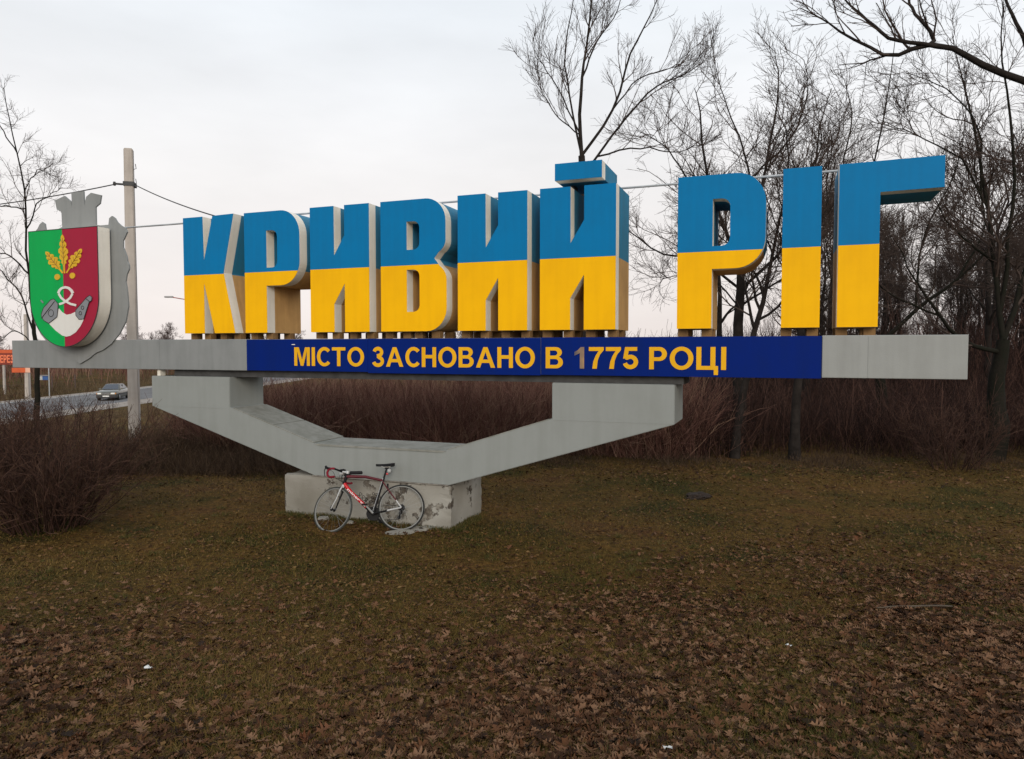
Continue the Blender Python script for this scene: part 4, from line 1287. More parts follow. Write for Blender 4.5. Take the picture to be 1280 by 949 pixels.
# near tree off to the right whose limb reaches into the picture
rng = np.random.default_rng(16)
dT = 9.4
b0 = at_base(9.4, 9.6)
tp, trr = poly([(0, 0, -.15), (.05, 0, 1.5), (-.1, 0, 3.2), (-.5, -.1, 4.6), (-1.2, -.2, 5.3)], .24, .13, rng, 10, .03)
lm = []
for pts, ra, rb in (([(1400, 150), (1280, 105), (1225, 80), (1195, 65), (1150, 62), (1115, 70), (1085, 56), (1060, 42), (1035, 22), (1000, 10)], .085, .012),
                    ([(1180, 62), (1160, 46), (1145, 15), (1130, -10), (1110, -60)], .05, .012),
                    ([(1195, 66), (1120, 48), (1085, 25), (1062, 0), (1050, -30)], .045, .012),
                    ([(1330, 125), (1290, 60), (1262, 10), (1250, -40)], .06, .015)):
    q = [px(x, y, dT + .1 * i) - b0 for i, (x, y) in enumerate(pts)]
    if lm:
        h_ = lm[0][0][0]
        q[0] = h_[np.argmin(((h_ - q[0]) ** 2).sum(1))]
        q = [q[0]] + [px(x, y, q[0][1] + b0[1] + .1 * i) - b0 for i, (x, y) in enumerate(pts) if i]
    else:
        q = [tp[-2]] + q
    a, b = poly(q, ra * .68, .006, rng, 18, .035)
    lm.append((a[None], b[None]))
tree('bare_tree', b0, (tp[None], trr[None]), lm, rng, 'near bare tree reaching one forked limb over the end letters', None, (9, 5, 3), ((.45, 1.3), (.2, .6), (.08, .25)), rm=(.0075, .0042, .0026), up=(.06, .05, .04), wob=.14)

# wood behind: a few grown trees, then copies
protos = []
for k in range(3):
    rng = np.random.default_rng(60 + k)
    t_, l_ = auto_limbs(rng, 8.5 + k, .16, 2.4, 9, (rng.uniform(-.6, .6), rng.uniform(-.4, .4)))
    protos.append((t_, l_, rng))
wood = []
rw = np.random.default_rng(77)
spots = []
while len(spots) < 50:
    x, y = rw.uniform(2, 46), rw.uniform(23, 52)
    if x < y * 1.02 + 2 and x > y * (.42 if rw.uniform() < .92 else .24) and all((x - a) ** 2 + (y - b) ** 2 > 2.2 ** 2 for a, b in spots): spots.append((x, y))
WOOD = 'bare tree deep in the dark wood behind the sign'
srcs = []
for k, (x, y) in enumerate(spots):
    base = at_base(x, y)
    if k < 3:
        t_, l_, rng = protos[k]
        srcs.append(tree('bare_tree', base, t_, [l_], rng, WOOD, 'bare trees deep in the wood', (9, 7, 3), ((1.1, 2.5), (.5, 1.2), (.25, .6)), rm=(.014, .009, .006)))
    else:
        copy_tree(srcs[k % 3], base, rw.uniform(0, 6.28), rw.uniform(.75, 1.15), WOOD, 'bare trees deep in the wood')
FARL = 'small bare tree in the far wood across the road'
rng = np.random.default_rng(90)
fsrc = []
fspots = []
while len(fspots) < 70:
    if len(fspots) < 46: x, y = rw.uniform(-95, -53), rw.uniform(60, 190)
    else: x, y = rw.uniform(-62, 12), rw.uniform(150, 210)
    if -53 < x < -26: continue
    if all((x - a) ** 2 + (y - b) ** 2 > 3.2 ** 2 for a, b in fspots): fspots.append((x, y))
for k, (x, y) in enumerate(fspots):
    base = at_base(x, y)
    if k < 2:
        t_, l_ = auto_limbs(rng, 7.0, .14, 2.6, 9, (.2, .1), .2)
        fsrc.append(tree('bare_tree', base, t_, [l_], rng, FARL, 'bare trees across the road', (6, 6, 3), ((.9, 2.0), (.5, 1.0), (.3, .6)), bark=TWIG_HAZED, twig=TWIG_HAZED, rm=(.02, .014, .012)))
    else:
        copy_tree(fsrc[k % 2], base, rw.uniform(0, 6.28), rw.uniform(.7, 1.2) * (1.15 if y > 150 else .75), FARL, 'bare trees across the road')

# ---- thickets: masses of stems nobody could count
RED_STEM = attr_mat('red_stems', [(0.055, 0.024, 0.019), (0.13, 0.058, 0.044), (0.20, 0.098, 0.074), (0.27, 0.17, 0.115)])
DARK_STEM = attr_mat('dark_stems', [(0.010, 0.005, 0.004), (0.028, 0.012, 0.009), (0.050, 0.023, 0.017), (0.13, 0.068, 0.050)])
STRAW = attr_mat('dead_grass', [(0.055, 0.036, 0.020), (0.11, 0.075, 0.042), (0.17, 0.125, 0.075)])
WEED = attr_mat('brown_weeds', [(0.025, 0.014, 0.009), (0.060, 0.036, 0.021), (0.12, 0.078, 0.048)])
def stems(name, X, Y, Hh, rng, mat_, label, cat, r=.006, wob=.10, side=2, slant=.12, far=1.0, sl=(.25, .55)):
    n = len(X)
    z0 = hz(X, Y) - .03
    k = 4
    P = np.empty((n, k, 3)); P[:, 0] = np.stack([X, Y, z0], 1)
    d = unit(np.stack([rng.normal(size=n) * slant, rng.normal(size=n) * slant, np.ones(n)], 1))
    for j in range(1, k):
        d = unit(d + rng.normal(size=(n, 3)) * wob)
        P[:, j] = P[:, j - 1] + d * (Hh / (k - 1))[:, None]
    R = (rng.uniform(.6, 1.3, n) * r)[:, None] * np.linspace(1, .45, k)[None]
    parts, at = [tubes(P, R, 3)], []
    val = rng.uniform(0, 1, n)
    at.append(np.repeat(val, k * 3))
    if side:
        b, br = grow(rng, P, R, side, sl, (.25, .7), 3, .3, 1, .6, .12, .12, r * .5, .6)
        parts.append(tubes(b, br, 3)); at.append(np.repeat(np.repeat(val, side), 9))
    V, Q = join(parts)
    o = link(name, np_mesh(name, V, Q, mat_, False, np.concatenate(at)))
    return tag(o, label, cat, kind='stuff')

def clump(X, Y, s=1.0):
    return .5 + .5 * np.sin(X * 1.1 * s + 1.3 * np.sin(Y * .7 * s)) * np.cos(Y * .9 * s + .8 * np.sin(X * .6 * s))
rng = np.random.default_rng(21)
n = 13500
X = rng.uniform(-8.5, 4.6, n); Y = 17.2 + rng.uniform(0, 1, n) ** 1.6 * 7.5 + .4 * np.sin(X * 1.3)
edgeL = smooth((X + 9.0) / 4.0)
Hh = (1.15 + .70 * edgeL + .15 * smooth((X + 2) / 6)) * rng.uniform(.65, 1.12, n) * (.9 + .2 * clump(X, Y))
stems('thicket', X, Y, Hh, rng, RED_STEM, 'dense thicket of thin reddish brown stems behind the sign arms', 'thicket', .0060, .22, 4, .28, sl=(.25, .8))
rng = np.random.default_rng(22)
n = 9500
X = rng.uniform(3.4, 20, n); Y = 17.3 + rng.uniform(0, 1, n) ** 1.1 * 8 + .5 * np.sin(X * 1.1)
Hh = (1.2 + .9 * clump(X, Y, 1.1)) * rng.uniform(.35, 1.2, n)
stems('dark_undergrowth', X, Y, Hh, rng, DARK_STEM, 'dark tangled undergrowth at the edge of the wood', 'undergrowth', .007, .22, 3, .22, sl=(.3, .8))
rng = np.random.default_rng(23)
n = 12000
Y = rng.uniform(23, 60, n); X = rng.uniform(-.05, 1.05, n) * (Y * 1.0 + 4)
Hh = rng.uniform(1.5, 3.4, n) + rng.uniform(0, 2.6, n) * smooth((X - 9) / 8)
stems('deep_undergrowth', X, Y, Hh, rng, DARK_STEM, 'brushwood filling the depth of the wood', 'undergrowth', .012, .16, 3, sl=(.5, 1.2))
rng = np.random.default_rng(24)
n = 5500
Y = rng.uniform(55, 215, n); X = np.where(rng.uniform(0, 1, n) < .65, rng.uniform(-88, -50, n), rng.uniform(-30, 20, n))
Y = np.where(X > -48, np.maximum(Y, 150) + rng.uniform(0, 40, n), Y)
Hh = rng.uniform(1.6, 4.6, n)
stems('far_brushwood', X, Y, Hh, rng, RED_STEM, 'brown brushwood of the far wood across the road', 'brushwood', .035, .14, 3, sl=(.8, 1.8))
# dead grass and weeds at the foot of the thicket and along the road bank
rng = np.random.default_rng(25)
n = 26000
X = rng.uniform(-12, 18, n); Y = 14.6 + rng.normal(size=n) * .9 + 1.6 * smooth((X + 3) / 3) + .35 * np.sin(X * 1.7)
Hh = (.05 + .33 * smooth((Y - 14.3) / 3) * clump(X, Y, 1.7)) * rng.uniform(.4, 1.2, n) * np.where(X < -4, 1.7, 1.0)
stems('dead_grass', X, Y, Hh, rng, WEED, 'dead straw coloured grass and weeds fringing the thicket', 'dead grass', .0045, .22, 0, .5)
rng = np.random.default_rng(26)
n = 9000
X = rng.uniform(-30, -8.5, n); Y = rng.uniform(16, 60, n)
Hh = rng.uniform(.15, .5, n)
stems('bank_weeds', X, Y, Hh, rng, STRAW, 'sparse weeds on the bank above the road', 'weeds', .009, .22, 1, .4, sl=(.1, .25))
rng = np.random.default_rng(27)
n = 9000
X = rng.uniform(-53, -45.4, n); Y = rng.uniform(50, 180, n)
Hh = rng.uniform(.3, .9, n)
stems('verge_grass', X, Y, Hh, rng, STRAW, 'pale dry grass on the verge across the road', 'dry grass', .02, .2, 0, .35)
rng = np.random.default_rng(28)
n = 3500
X = rng.uniform(-9.2, -4.2, n); Y = 14.6 + rng.uniform(0, 1, n) * 3.6
Hh = (.25 + .75 * clump(X, Y, 1.3)) * rng.uniform(.4, 1.1, n) * smooth((Y - 13.6) / 2.2)
stems('weed_tangle', X, Y, Hh, rng, WEED, 'brown weed tangle between the pole and the left sign arm', 'weeds', .006, .25, 3, .35)

# ---- shrubs
def shrub(name, x, y, n, h, spread, seed, label, mat_=None, rbase=.35, dens=(7, 5), r=.010):
    rng = np.random.default_rng(seed)
    t = thing(name, (x, y, hz1(x, y)), label, 'shrub', 'shrubs near the sign')
    a = rng.uniform(0, 2 * np.pi, n); rr_ = rbase * np.sqrt(rng.uniform(0, 1, n))
    k = 7
    P = np.empty((n, k, 3)); P[:, 0] = np.stack([np.cos(a) * rr_, np.sin(a) * rr_, np.full(n, -.05)], 1)
    lean_ = rng.uniform(.1, 1.0, n) * spread
    d = unit(np.stack([np.cos(a) * lean_, np.sin(a) * lean_, np.ones(n)], 1) + rng.normal(size=(n, 3)) * .1)
    L = h * rng.uniform(.75, 1.1, n) * np.sqrt(1 + (lean_ * .6) ** 2)
    for j in range(1, k):
        d = unit(d + np.array([0, 0, .05]) + rng.normal(size=(n, 3)) * .13)
        P[:, j] = P[:, j - 1] + d * (L / (k - 1))[:, None]
    R = r * rng.uniform(.6, 1.2, n)[:, None] * np.linspace(1, .35, k)[None]
    b1 = grow(rng, P, R, dens[0], (.25 * h, .5 * h), (.3, .9), 4, .15, 1, .6, .07, .2, r * .38, .5)
    b2 = grow(rng, *b1, dens[1], (.10 * h, .22 * h), (.3, 1.0), 3, .2, 1, .65, .05, .2, r * .24, .6)
    o = link('stems', np_mesh('stems', *tubes(P, R, 4), mat_ or RED_STEM, False, np.repeat(rng.uniform(0, .45, n), k * 4)), t)
    V, Q = join([tubes(*b1, 3), tubes(*b2, 3)])
    at = np.concatenate([np.repeat(rng.uniform(.0, .7, len(b1[0])), 12), np.repeat(rng.uniform(.0, .8, len(b2[0])), 9)])
    o2 = link('twigs', np_mesh('twigs', V, Q, mat_ or RED_STEM, False, at), t)
    return t
SHRUB = attr_mat('shrub_stems', [(0.022, 0.011, 0.008), (0.055, 0.027, 0.019), (0.095, 0.050, 0.034), (0.085, 0.066, 0.032)])
shrub('twiggy_shrub', -6.8, 10.45, 150, 1.62, 1.05, 31, 'wide reddish twiggy shrub on the turf left of the plinth', SHRUB, .45, (8, 5))
shrub('twiggy_shrub', -8.4, 11.8, 90, 1.7, .8, 32, 'loose twiggy shrub behind the wide reddish one', SHRUB, .4, (7, 5))
shrub('twiggy_shrub', -10.6, 16.2, 40, 1.6, .9, 33, 'thin twiggy shrub at the foot of the crooked tree', SHRUB, .4, (6, 4))
shrub('twiggy_shrub', 9.6, 15.6, 50, 1.5, .9, 34, 'sparse twiggy shrub before the wood below the light grey beam', SHRUB, .5, (6, 4))
shrub('twiggy_shrub', 12.6, 15.8, 50, 1.7, .9, 35, 'sparse twiggy shrub beside the thick leaning trunk', SHRUB, .5, (6, 4))

# ---------------------------------------------------------------- car on the road
SILVER = mat('car_silver', (0.11, 0.105, 0.085), 0.35, 0.05, metal=0.5, coat=0.6)
GLASS = mat('car_glass', (0.03, 0.035, 0.05), 0.08, 0.1, spec=0.8)
PLASTIC = mat('car_plastic', (0.03, 0.03, 0.032), 0.6, 0.1)
CHROME = mat('car_chrome', (0.55, 0.55, 0.55), 0.2, 0.05, metal=0.9)
LAMPG = mat('headlamp_glass', (0.75, 0.75, 0.72), 0.15, 0.05, spec=0.8)
def loft(rings):
    n = len(rings[0]); V = [p for r in rings for p in r]
    Fc = [(i * n + j, i * n + (j + 1) % n, (i + 1) * n + (j + 1) % n, (i + 1) * n + j) for i in range(len(rings) - 1) for j in range(n)]
    Fc += [tuple(range(n))[::-1], tuple((len(rings) - 1) * n + j for j in range(n))]
    return MB().add(V, Fc)
car = thing('car', (-36.7, 66.2, ROAD_Z + .02), 'silver saloon car driving on the road towards the sign', 'car')
car.rotation_euler = (0, 0, math.radians(-90 + 14))
def ring(x, w, zb_, zs, zt__):
    return [(x, -w * .9, zb_), (x, -w, zb_ + .14), (x, -w, zs - .06), (x, -w * .93, zs + .02), (x, -w * .8, zt__), (x, w * .8, zt__), (x, w * .93, zs + .02), (x, w, zs - .06), (x, w, zb_ + .14), (x, w * .9, zb_)]
st_ = [(-2.26, .70, .36, .72, .80), (-2.18, .80, .26, .80, .92), (-1.5, .865, .2, .88, .99), (-.6, .87, .2, .88, .95), (.6, .87, .2, .87, .95), (1.4, .865, .2, .84, .92), (2.0, .83, .22, .78, .84), (2.2, .76, .26, .70, .76), (2.27, .68, .34, .62, .70)]
loft([ring(*s) for s in st_]).build('body', [SILVER], car, True)
def cab(x, w, z): return [(x, -w, z), (x, w, z)]
cb = MB()
Vc = [(-1.75, -.74, .95), (-1.75, .74, .95), (1.02, .76, .93), (1.02, -.76, .93), (-1.02, -.58, 1.40), (-1.02, .58, 1.40), (.22, .58, 1.41), (.22, -.58, 1.41)]
cb.add(Vc, [(4, 7, 6, 5), (0, 4, 5, 1), (1, 5, 6, 2), (2, 6, 7, 3), (3, 7, 4, 0), (0, 1, 2, 3)])
cbo = cb.build('cabin', [SILVER], car)
bm = bmesh.new(); bm.from_mesh(cbo.data); bmesh.ops.recalc_face_normals(bm, faces=bm.faces)
bmesh.ops.bevel(bm, geom=list(bm.edges), offset=.05, segments=3, affect='EDGES'); bm.to_mesh(cbo.data); bm.free()
def pane(name, a, b, c, d, m=GLASS, inset=.09, off=.014):
    a, b, c, d = (Vector(Vc[i]) for i in (a, b, c, d))
    cen = (a + b + c + d) / 4
    nn = (b - a).cross(d - a).normalized()
    if nn.dot(cen - Vector((-.3, 0, 1.0))) < 0: nn = -nn
    q = [p.lerp(cen, inset * 1.5) + nn * off for p in (a, b, c, d)]
    MB().add(q + [p - nn * .012 for p in q], [(0, 1, 2, 3), (4, 7, 6, 5), (0, 4, 5, 1), (1, 5, 6, 2), (2, 6, 7, 3), (3, 7, 4, 0)]).build(name, [m], car)
pane('windscreen', 2, 6, 7, 3); pane('rear_window', 0, 4, 5, 1)
pane('side_window', 1, 5, 6, 2); pane('side_window', 3, 7, 4, 0)
for s in (1, -1):
    MB().box((-.32, s * .735 - .02, .98), (-.26, s * .735 + .02, 1.36)).xf(Matrix.Translation((0, -s * .06, 0))).build('door_pillar', [PLASTIC], car)
    MB().box((2.16, min(s * .40, s * .70), .58), (2.275, max(s * .40, s * .70), .715), bev=.02).build('headlight', [LAMPG], car)
    MB().box((2.12, min(s * .70, s * .79), .58), (2.235, max(s * .70, s * .79), .70), bev=.02).build('indicator', [mat('amber', (0.55, 0.2, 0.03), 0.3)], car)
    MB().box((.72, s * .80 - .005, .93), (.84, s * .98, 1.06) if s > 0 else (.84, s * .80 + .005, 1.06), bev=0).build('mirror', [SILVER], car) if s > 0 else MB().box((.72, -.98, .93), (.84, -.795, 1.06)).build('mirror', [SILVER], car)
    MB().box((-1.9, s * .868 - .012, .50), (1.95, s * .868 + .012, .58)).build('side_strip', [PLASTIC], car)
    MB().box((.05, s * .872 - .008, .76), (.19, s * .872 + .01, .785)).build('door_handle', [PLASTIC], car)
    for x in (1.38, -1.35):
        wv = MB().lathe([(.20, -.09), (.29, -.10), (.315, -.07), (.315, .07), (.29, .10), (.20, .09)], 24, axis='y', at=(x, s * .80, .315)).build('wheel', [TYRE], car, True)
        MB().lathe([(.02, s * .105), (.19, s * .10), (.20, s * .085)] if s > 0 else [(.20, -.085), (.19, -.10), (.02, -.105)], 20, axis='y', at=(x, s * .80, .315)).build('rim', [CHROME], wv)
gr = MB().box((2.22, -.33, .56), (2.295, .33, .74), bev=.015).build('grille', [PLASTIC], car)
for i in range(5):
    MB().box((2.296, -.31, .585 + i * .03), (2.303, .31, .597 + i * .03)).build('grille_bar', [CHROME], gr)
MB().box((2.05, -.80, .26), (2.34, .80, .52), bev=.05).build('bumper', [PLASTIC], car)
MB().box((-2.34, -.80, .28), (-2.05, .80, .54), bev=.05).build('bumper', [PLASTIC], car)
MB().box((2.341, -.26, .36), (2.352, .26, .47)).build('number_plate', [mat('plate_white', (0.7, 0.7, 0.68), 0.5)], car)

# ---------------------------------------------------------------- far side of the road: pole, boards, lamp, fence
p2 = px(35, 501, 63.5)
pole2 = conc_pole(-45.7, 67.9, .38, .27, 7.9, 'pale concrete pole carrying a small orange board across the road')
ORANGE = mat('board_orange', (0.55, 0.10, 0.03), 0.55, 0.12, 2)
ORANGE_D = mat('board_red_brown', (0.22, 0.035, 0.02), 0.6, 0.15, 2)
CREAMT = mat('board_lettering', (0.75, 0.42, 0.30), 0.6, 0.08)
P2 = pole2.location
MB().box((-1.3, -.30, 2.42), (-.02, -.245, 2.86), bev=.01).build('arrow_board', [ORANGE], pole2)
MB().box((-.015, -.30, 2.42), (.42, -.245, 2.86), bev=.01).build('arrow_board', [CREAMT], pole2)
bb = thing('billboard', (-50.85, 70.2, hz1(-50.85, 70.2)), 'orange roadside billboard with large capital letters left of the beam', 'billboard')
zr = [px(8, yy, 70.1)[2] - bb.location.z for yy in (456, 437, 453.5, 444)]
MB().box((-4.4, -.05, zr[0]), (2.35, .05, zr[1]), bev=.01).build('board', [ORANGE_D], bb)
MB().box((-4.3, -.062, zr[1] - .35), (2.28, -.052, zr[1] - .04)).build('board_strip', [ORANGE], bb)
write('ЕРЕЗ', 1.02, 2.26, zr[2], zr[3], bb, mat('billboard_letter_orange', (0.85, 0.22, 0.10), 0.5, 0.08), -.055, name='billboard_letter', bold=.02, thick=.01, off=(0, 0, 0))
for xx in (-3.2, 1.2):
    MB().box((xx - .09, .06, -.4), (xx + .09, .22, zr[1] - .1)).build('leg', [POLE], bb)
# distant blue and white sign on a bracket
rs = thing('road_sign', (-46.2, 71.0, hz1(-46.2, 71)), 'small blue and white road sign hung on a thin post across the road', 'road sign')
zs_ = px(60, 472.5, 71.0)[2] - rs.location.z
MB().tube([(.5, 0, -.3), (.5, 0, zs_ + 1.0)], .05, 8).tube([(.5, 0, zs_ + .25), (-.4, 0, zs_ + .25)], .03, 6).build('post', [STEEL], rs)
MB().box((-.42, -.05, zs_ - .2), (-.12, -.01, zs_ + .16)).build('white_panel', [WPAINT], rs)
MB().box((-.115, -.05, zs_ - .2), (.42, -.01, zs_ + .16)).build('blue_panel', [mat('sign_blue', (0.05, 0.13, 0.35), 0.5)], rs)
# wire fence along the far verge
fn = thing('wire_fence', (-48.6, 68, hz1(-48.6, 68)), 'thin wire fence with pale posts along the far verge', 'fence')
fz = fn.location.z
for i in range(7):
    yy = -12 + i * 4.0
    zz = hz1(-48.6, 68 + yy) - fz
    MB().box((-.035, yy - .035, zz - .2), (.035, yy + .035, zz + 1.7)).build('post', [POLE if i == 1 else TWIG_HAZED], fn)
for q in (1.0, 1.85):
    MB().tube([(0, -12, q), (0, 12, q)], .008, 5).build('wire', [TWIG_HAZED], fn)
# street lamp whose arm shows beside the first letter
lx, ly = -30.4, 69.0
lp_ = thing('street_lamp', (lx, ly, hz1(lx, ly)), 'street lamp arm reaching out past the edge of the first letter', 'street lamp')
zl_ = px(215, 372, ly)[2] - lp_.location.z
MB().tube([(0, 0, -.3), (0, 0, zl_ - .6)], [.11, .07], 10).build('post', [STEEL], lp_)
MB().tube([(0, 0, zl_ - .6), (-.3, 0, zl_ - .25), (-1.2, 0, zl_ - .12), (-2.0, 0, zl_ + .02)], .045, 8).build('arm', [mat('lamp_arm_red', (0.30, 0.09, 0.07), 0.6)], lp_)
MB().box((-2.75, -.16, zl_ - .02), (-1.95, .16, zl_ + .14), bev=.05).build('lamp_head', [mat('lamp_head_grey', (0.3, 0.29, 0.29), 0.5)], lp_)

# ---------------------------------------------------------------- turf and fallen leaves
rng = np.random.default_rng(51)
def fieldpts(n, y0, y1, power):
    """points on the visible turf, thicker towards the viewer"""
    u = rng.uniform(0, 1, n)
    Y = (y0 ** (1 - power) + u * (y1 ** (1 - power) - y0 ** (1 - power))) ** (1 / (1 - power))
    X = rng.uniform(-1, 1, n) * (Y * .74 + .6)
    return X, Y
def inside_plinth(X, Y):
    s = X * UX + Y * UY; d = X * NX + Y * NY - D0
    return (np.abs(s + 5.93) < 1.45) & (d > -.05) & (d < 1.1)
def grass(n, y0, y1, power, hh, mat_, name, label, seed, wide=.0022):
    X, Y = fieldpts(n, y0, y1, power)
    g = clump(X * 1.7, Y * 1.7, 1.0) * .6 + clump(X * .5 + 3, Y * .6, 1.0) * .4
    keep = rng.uniform(0, 1, n) < .25 + .9 * g
    keep &= ~inside_plinth(X, Y)
    X, Y, g = X[keep], Y[keep], g[keep]
    n = len(X)
    h = hh * rng.uniform(.4, 1.3, n) * (.6 + .7 * g)
    a = rng.uniform(0, 2 * np.pi, n); le = rng.uniform(.4, 2.2, n) * h
    b = a + np.pi / 2
    w = wide * rng.uniform(.7, 1.5, n) * (.6 + Y / 9)
    z = hz(X, Y) - .004
    p0 = np.stack([X - np.cos(b) * w, Y - np.sin(b) * w, z], 1)
    p1 = np.stack([X + np.cos(b) * w, Y + np.sin(b) * w, z], 1)
    p2 = np.stack([X + np.cos(a) * le, Y + np.sin(a) * le, z + h], 1)
    V = np.stack([p0, p1, p2], 1).reshape(-1, 3)
    green = smooth((-X - 1.0) / 3.5) * smooth((9.5 - Y) / 3) * .30 + (clump(X * .35 + 2, Y * .8, 1) - .5) * .45
    v = np.clip(.36 + .38 * (1 - g) - green + rng.normal(size=n) * .20, 0, 1)
    o = link(name, np_mesh(name, V, np.arange(3 * n).reshape(-1, 3), mat_, False, np.repeat(v, 3)))
    return tag(o, label, 'grass', kind='stuff')
GRASS = attr_mat('turf_blades', [(0.030, 0.033, 0.004), (0.074, 0.053, 0.009), (0.130, 0.078, 0.018), (0.20, 0.122, 0.038)])
grass(420000, 2.9, 17.5, 1.55, .030, GRASS, 'turf_grass', 'short olive and straw grass of the winter turf', 51)

TUFT = attr_mat('tuft_blades', [(0.030, 0.045, 0.008), (0.055, 0.060, 0.012), (0.12, 0.085, 0.03), (0.19, 0.13, 0.06)])
def tufts(centres, per, hh, spread, name, label, seed):
    r = np.random.default_rng(seed)
    c = np.repeat(np.array(centres), per, 0)
    n = len(c)
    X = c[:, 0] + r.normal(size=n) * spread; Y = c[:, 1] + r.normal(size=n) * spread
    ok = ~inside_plinth(X, Y); X, Y, c = X[ok], Y[ok], c[ok]; n = len(X)
    P = np.empty((n, 3, 3)); P[:, 0] = np.stack([X, Y, hz(X, Y) - .004], 1)
    h = hh * r.uniform(.5, 1.2, n)
    d = unit(np.stack([(X - c[:, 0]) / spread * .35 + r.normal(size=n) * .2, (Y - c[:, 1]) / spread * .35 + r.normal(size=n) * .2, np.ones(n)], 1))
    for j in (1, 2):
        d = unit(d + r.normal(size=(n, 3)) * .25 - np.array([0, 0, .15]))
        P[:, j] = P[:, j - 1] + d * (h / 2)[:, None]
    R = np.array([.0022, .0017, .0006])[None] * r.uniform(.7, 1.3, n)[:, None] * (.6 + Y / 10)[:, None]
    V, Q = tubes(P, R, 3)
    o = link(name, np_mesh(name, V, Q, TUFT, False, np.repeat(np.clip(r.normal(.45, .28, n), 0, 1), 9)))
    return tag(o, label, 'grass', kind='stuff')
r_t = np.random.default_rng(54)
cs = []
for _ in range(260):
    yy = 3.3 + 8.5 * r_t.uniform() ** 1.2
    cs.append((r_t.uniform(-.74, .74) * yy, yy))
tufts(cs, 30, .060, .035, 'grass_tufts', 'scattered longer tufts of grass on the turf', 55)
cs = []
for _ in range(150):
    s_, d_ = (r_t.uniform(-7.4, -4.45), -.03 - abs(r_t.normal()) * .05) if r_t.uniform() < .72 else (-4.43 + abs(r_t.normal()) * .04, r_t.uniform(-.05, 1.1))
    p_ = sw(s_, d_); cs.append((p_.x, p_.y))
tufts(cs, 22, .075, .04, 'plinth_grass', 'ragged grass growing along the foot of the plinth', 56)

def leaf_outline(kind):
    if kind == 0:   # pointed oak leaf
        pr = [(0, .015), (.16, .03), (.24, .24), (.31, .08), (.42, .40), (.52, .10), (.68, .38), (.74, .10), (.86, .16)]
    elif kind == 1:
        pr = [(0, .02), (.10, .04), (.18, .34), (.30, .09), (.50, .50), (.55, .12), (.78, .28), (.83, .09)]
    else:
        pr = [(0, .015), (.20, .05), (.34, .30), (.44, .12), (.60, .27), (.70, .09), (.82, .14)]
    up_ = [(t, w) for t, w in pr]
    dn = [(t, -w) for t, w in pr[::-1]]
    return [(t - .5, w) for t, w in up_] + [(.5, 0)] + [(t - .5, w) for t, w in dn]
def leaf_arrays(kind, curl, seed):
    r = np.random.default_rng(seed)
    o = np.array(leaf_outline(kind))
    n = len(o)
    V = np.concatenate([np.array([[0.0, 0.0]]), o])
    z = curl * (np.abs(V[:, 1]) * 1.3 + V[:, 0] ** 2 * .9) + r.uniform(-.03, .05, n + 1)
    V3 = np.stack([V[:, 0], V[:, 1], z], 1)
    Fc = np.array([(0, 1 + i, 1 + (i + 1) % n) for i in range(n)])
    return V3, Fc
LEAFCOL = [(0.014, 0.006, 0.002), (0.042, 0.016, 0.005), (0.090, 0.037, 0.014), (0.185, 0.102, 0.056), (0.10, 0.034, 0.012)]
LEAF_A = attr_mat('fallen_leaves', LEAFCOL, .8)
LEAF_O = attr_mat('fallen_leaf', LEAFCOL, .8, 'object')
lib = [leaf_arrays((0, 1, 2, 0, 1, 2, 0, 1)[k], c, k) for k, c in enumerate((.15, .35, .2, -.25, .5, .3, .6, .1))]

rng = np.random.default_rng(52)
def leaf_density(X, Y):
    right = smooth((X + 2.0) / 5.0)
    near = np.clip((8.0 + 3.2 * right - Y) / 3.4, 0, 1)
    patch = clump(X * 1.5 + 2, Y * 1.5, 1) * .6 + clump(X * 3.3, Y * 3.1 + 1, 1) * .4
    fringe = np.exp(-((Y - 15.2) / 1.2) ** 2) * smooth((X + 1) / 3) * .8
    leftp = np.exp(-((X + 3.5) / 1.7) ** 2) * np.clip((8.5 - Y) / 3, 0, 1) * .25
    base = np.exp(-(((X * UX + Y * UY) + 5.6) / 1.0) ** 2) * np.exp(-((X * NX + Y * NY - D0 + .25) / .3) ** 2)
    return np.clip(near * (.24 + .85 * right) * (.07 + 1.6 * patch ** 1.9) + fringe + leftp * patch + base + .03, 0, 1)
nL = 105000
X, Y = fieldpts(nL, 2.9, 17.5, 1.7)
keep = (rng.uniform(0, 1, nL) < leaf_density(X, Y)) & ~inside_plinth(X, Y)
X, Y = X[keep], Y[keep]
n = len(X)
asp = rng.uniform(.45, 1.15, n)
size = .028 + .080 * rng.beta(1.5, 2.6, n) + np.where(rng.uniform(0, 1, n) < .08, .025, 0)
rz = rng.uniform(0, 2 * np.pi, n); tx = rng.normal(size=n) * .30; ty = rng.normal(size=n) * .30
kind = rng.integers(0, len(lib), n)
Z = hz(X, Y) + .008 + rng.uniform(0, .016, n)
val = np.clip(rng.beta(1.2, 1.4, n), 0, 1)
dist = np.hypot(X, Y)
score = size / dist
vis = (np.abs(X) < Y * .70) & (Y > 3.35)
order = np.argsort(np.where(vis, -score, 1))
single = np.zeros(n, bool); single[order[:300]] = True
LV, LF, LA, b = [], [], [], 0
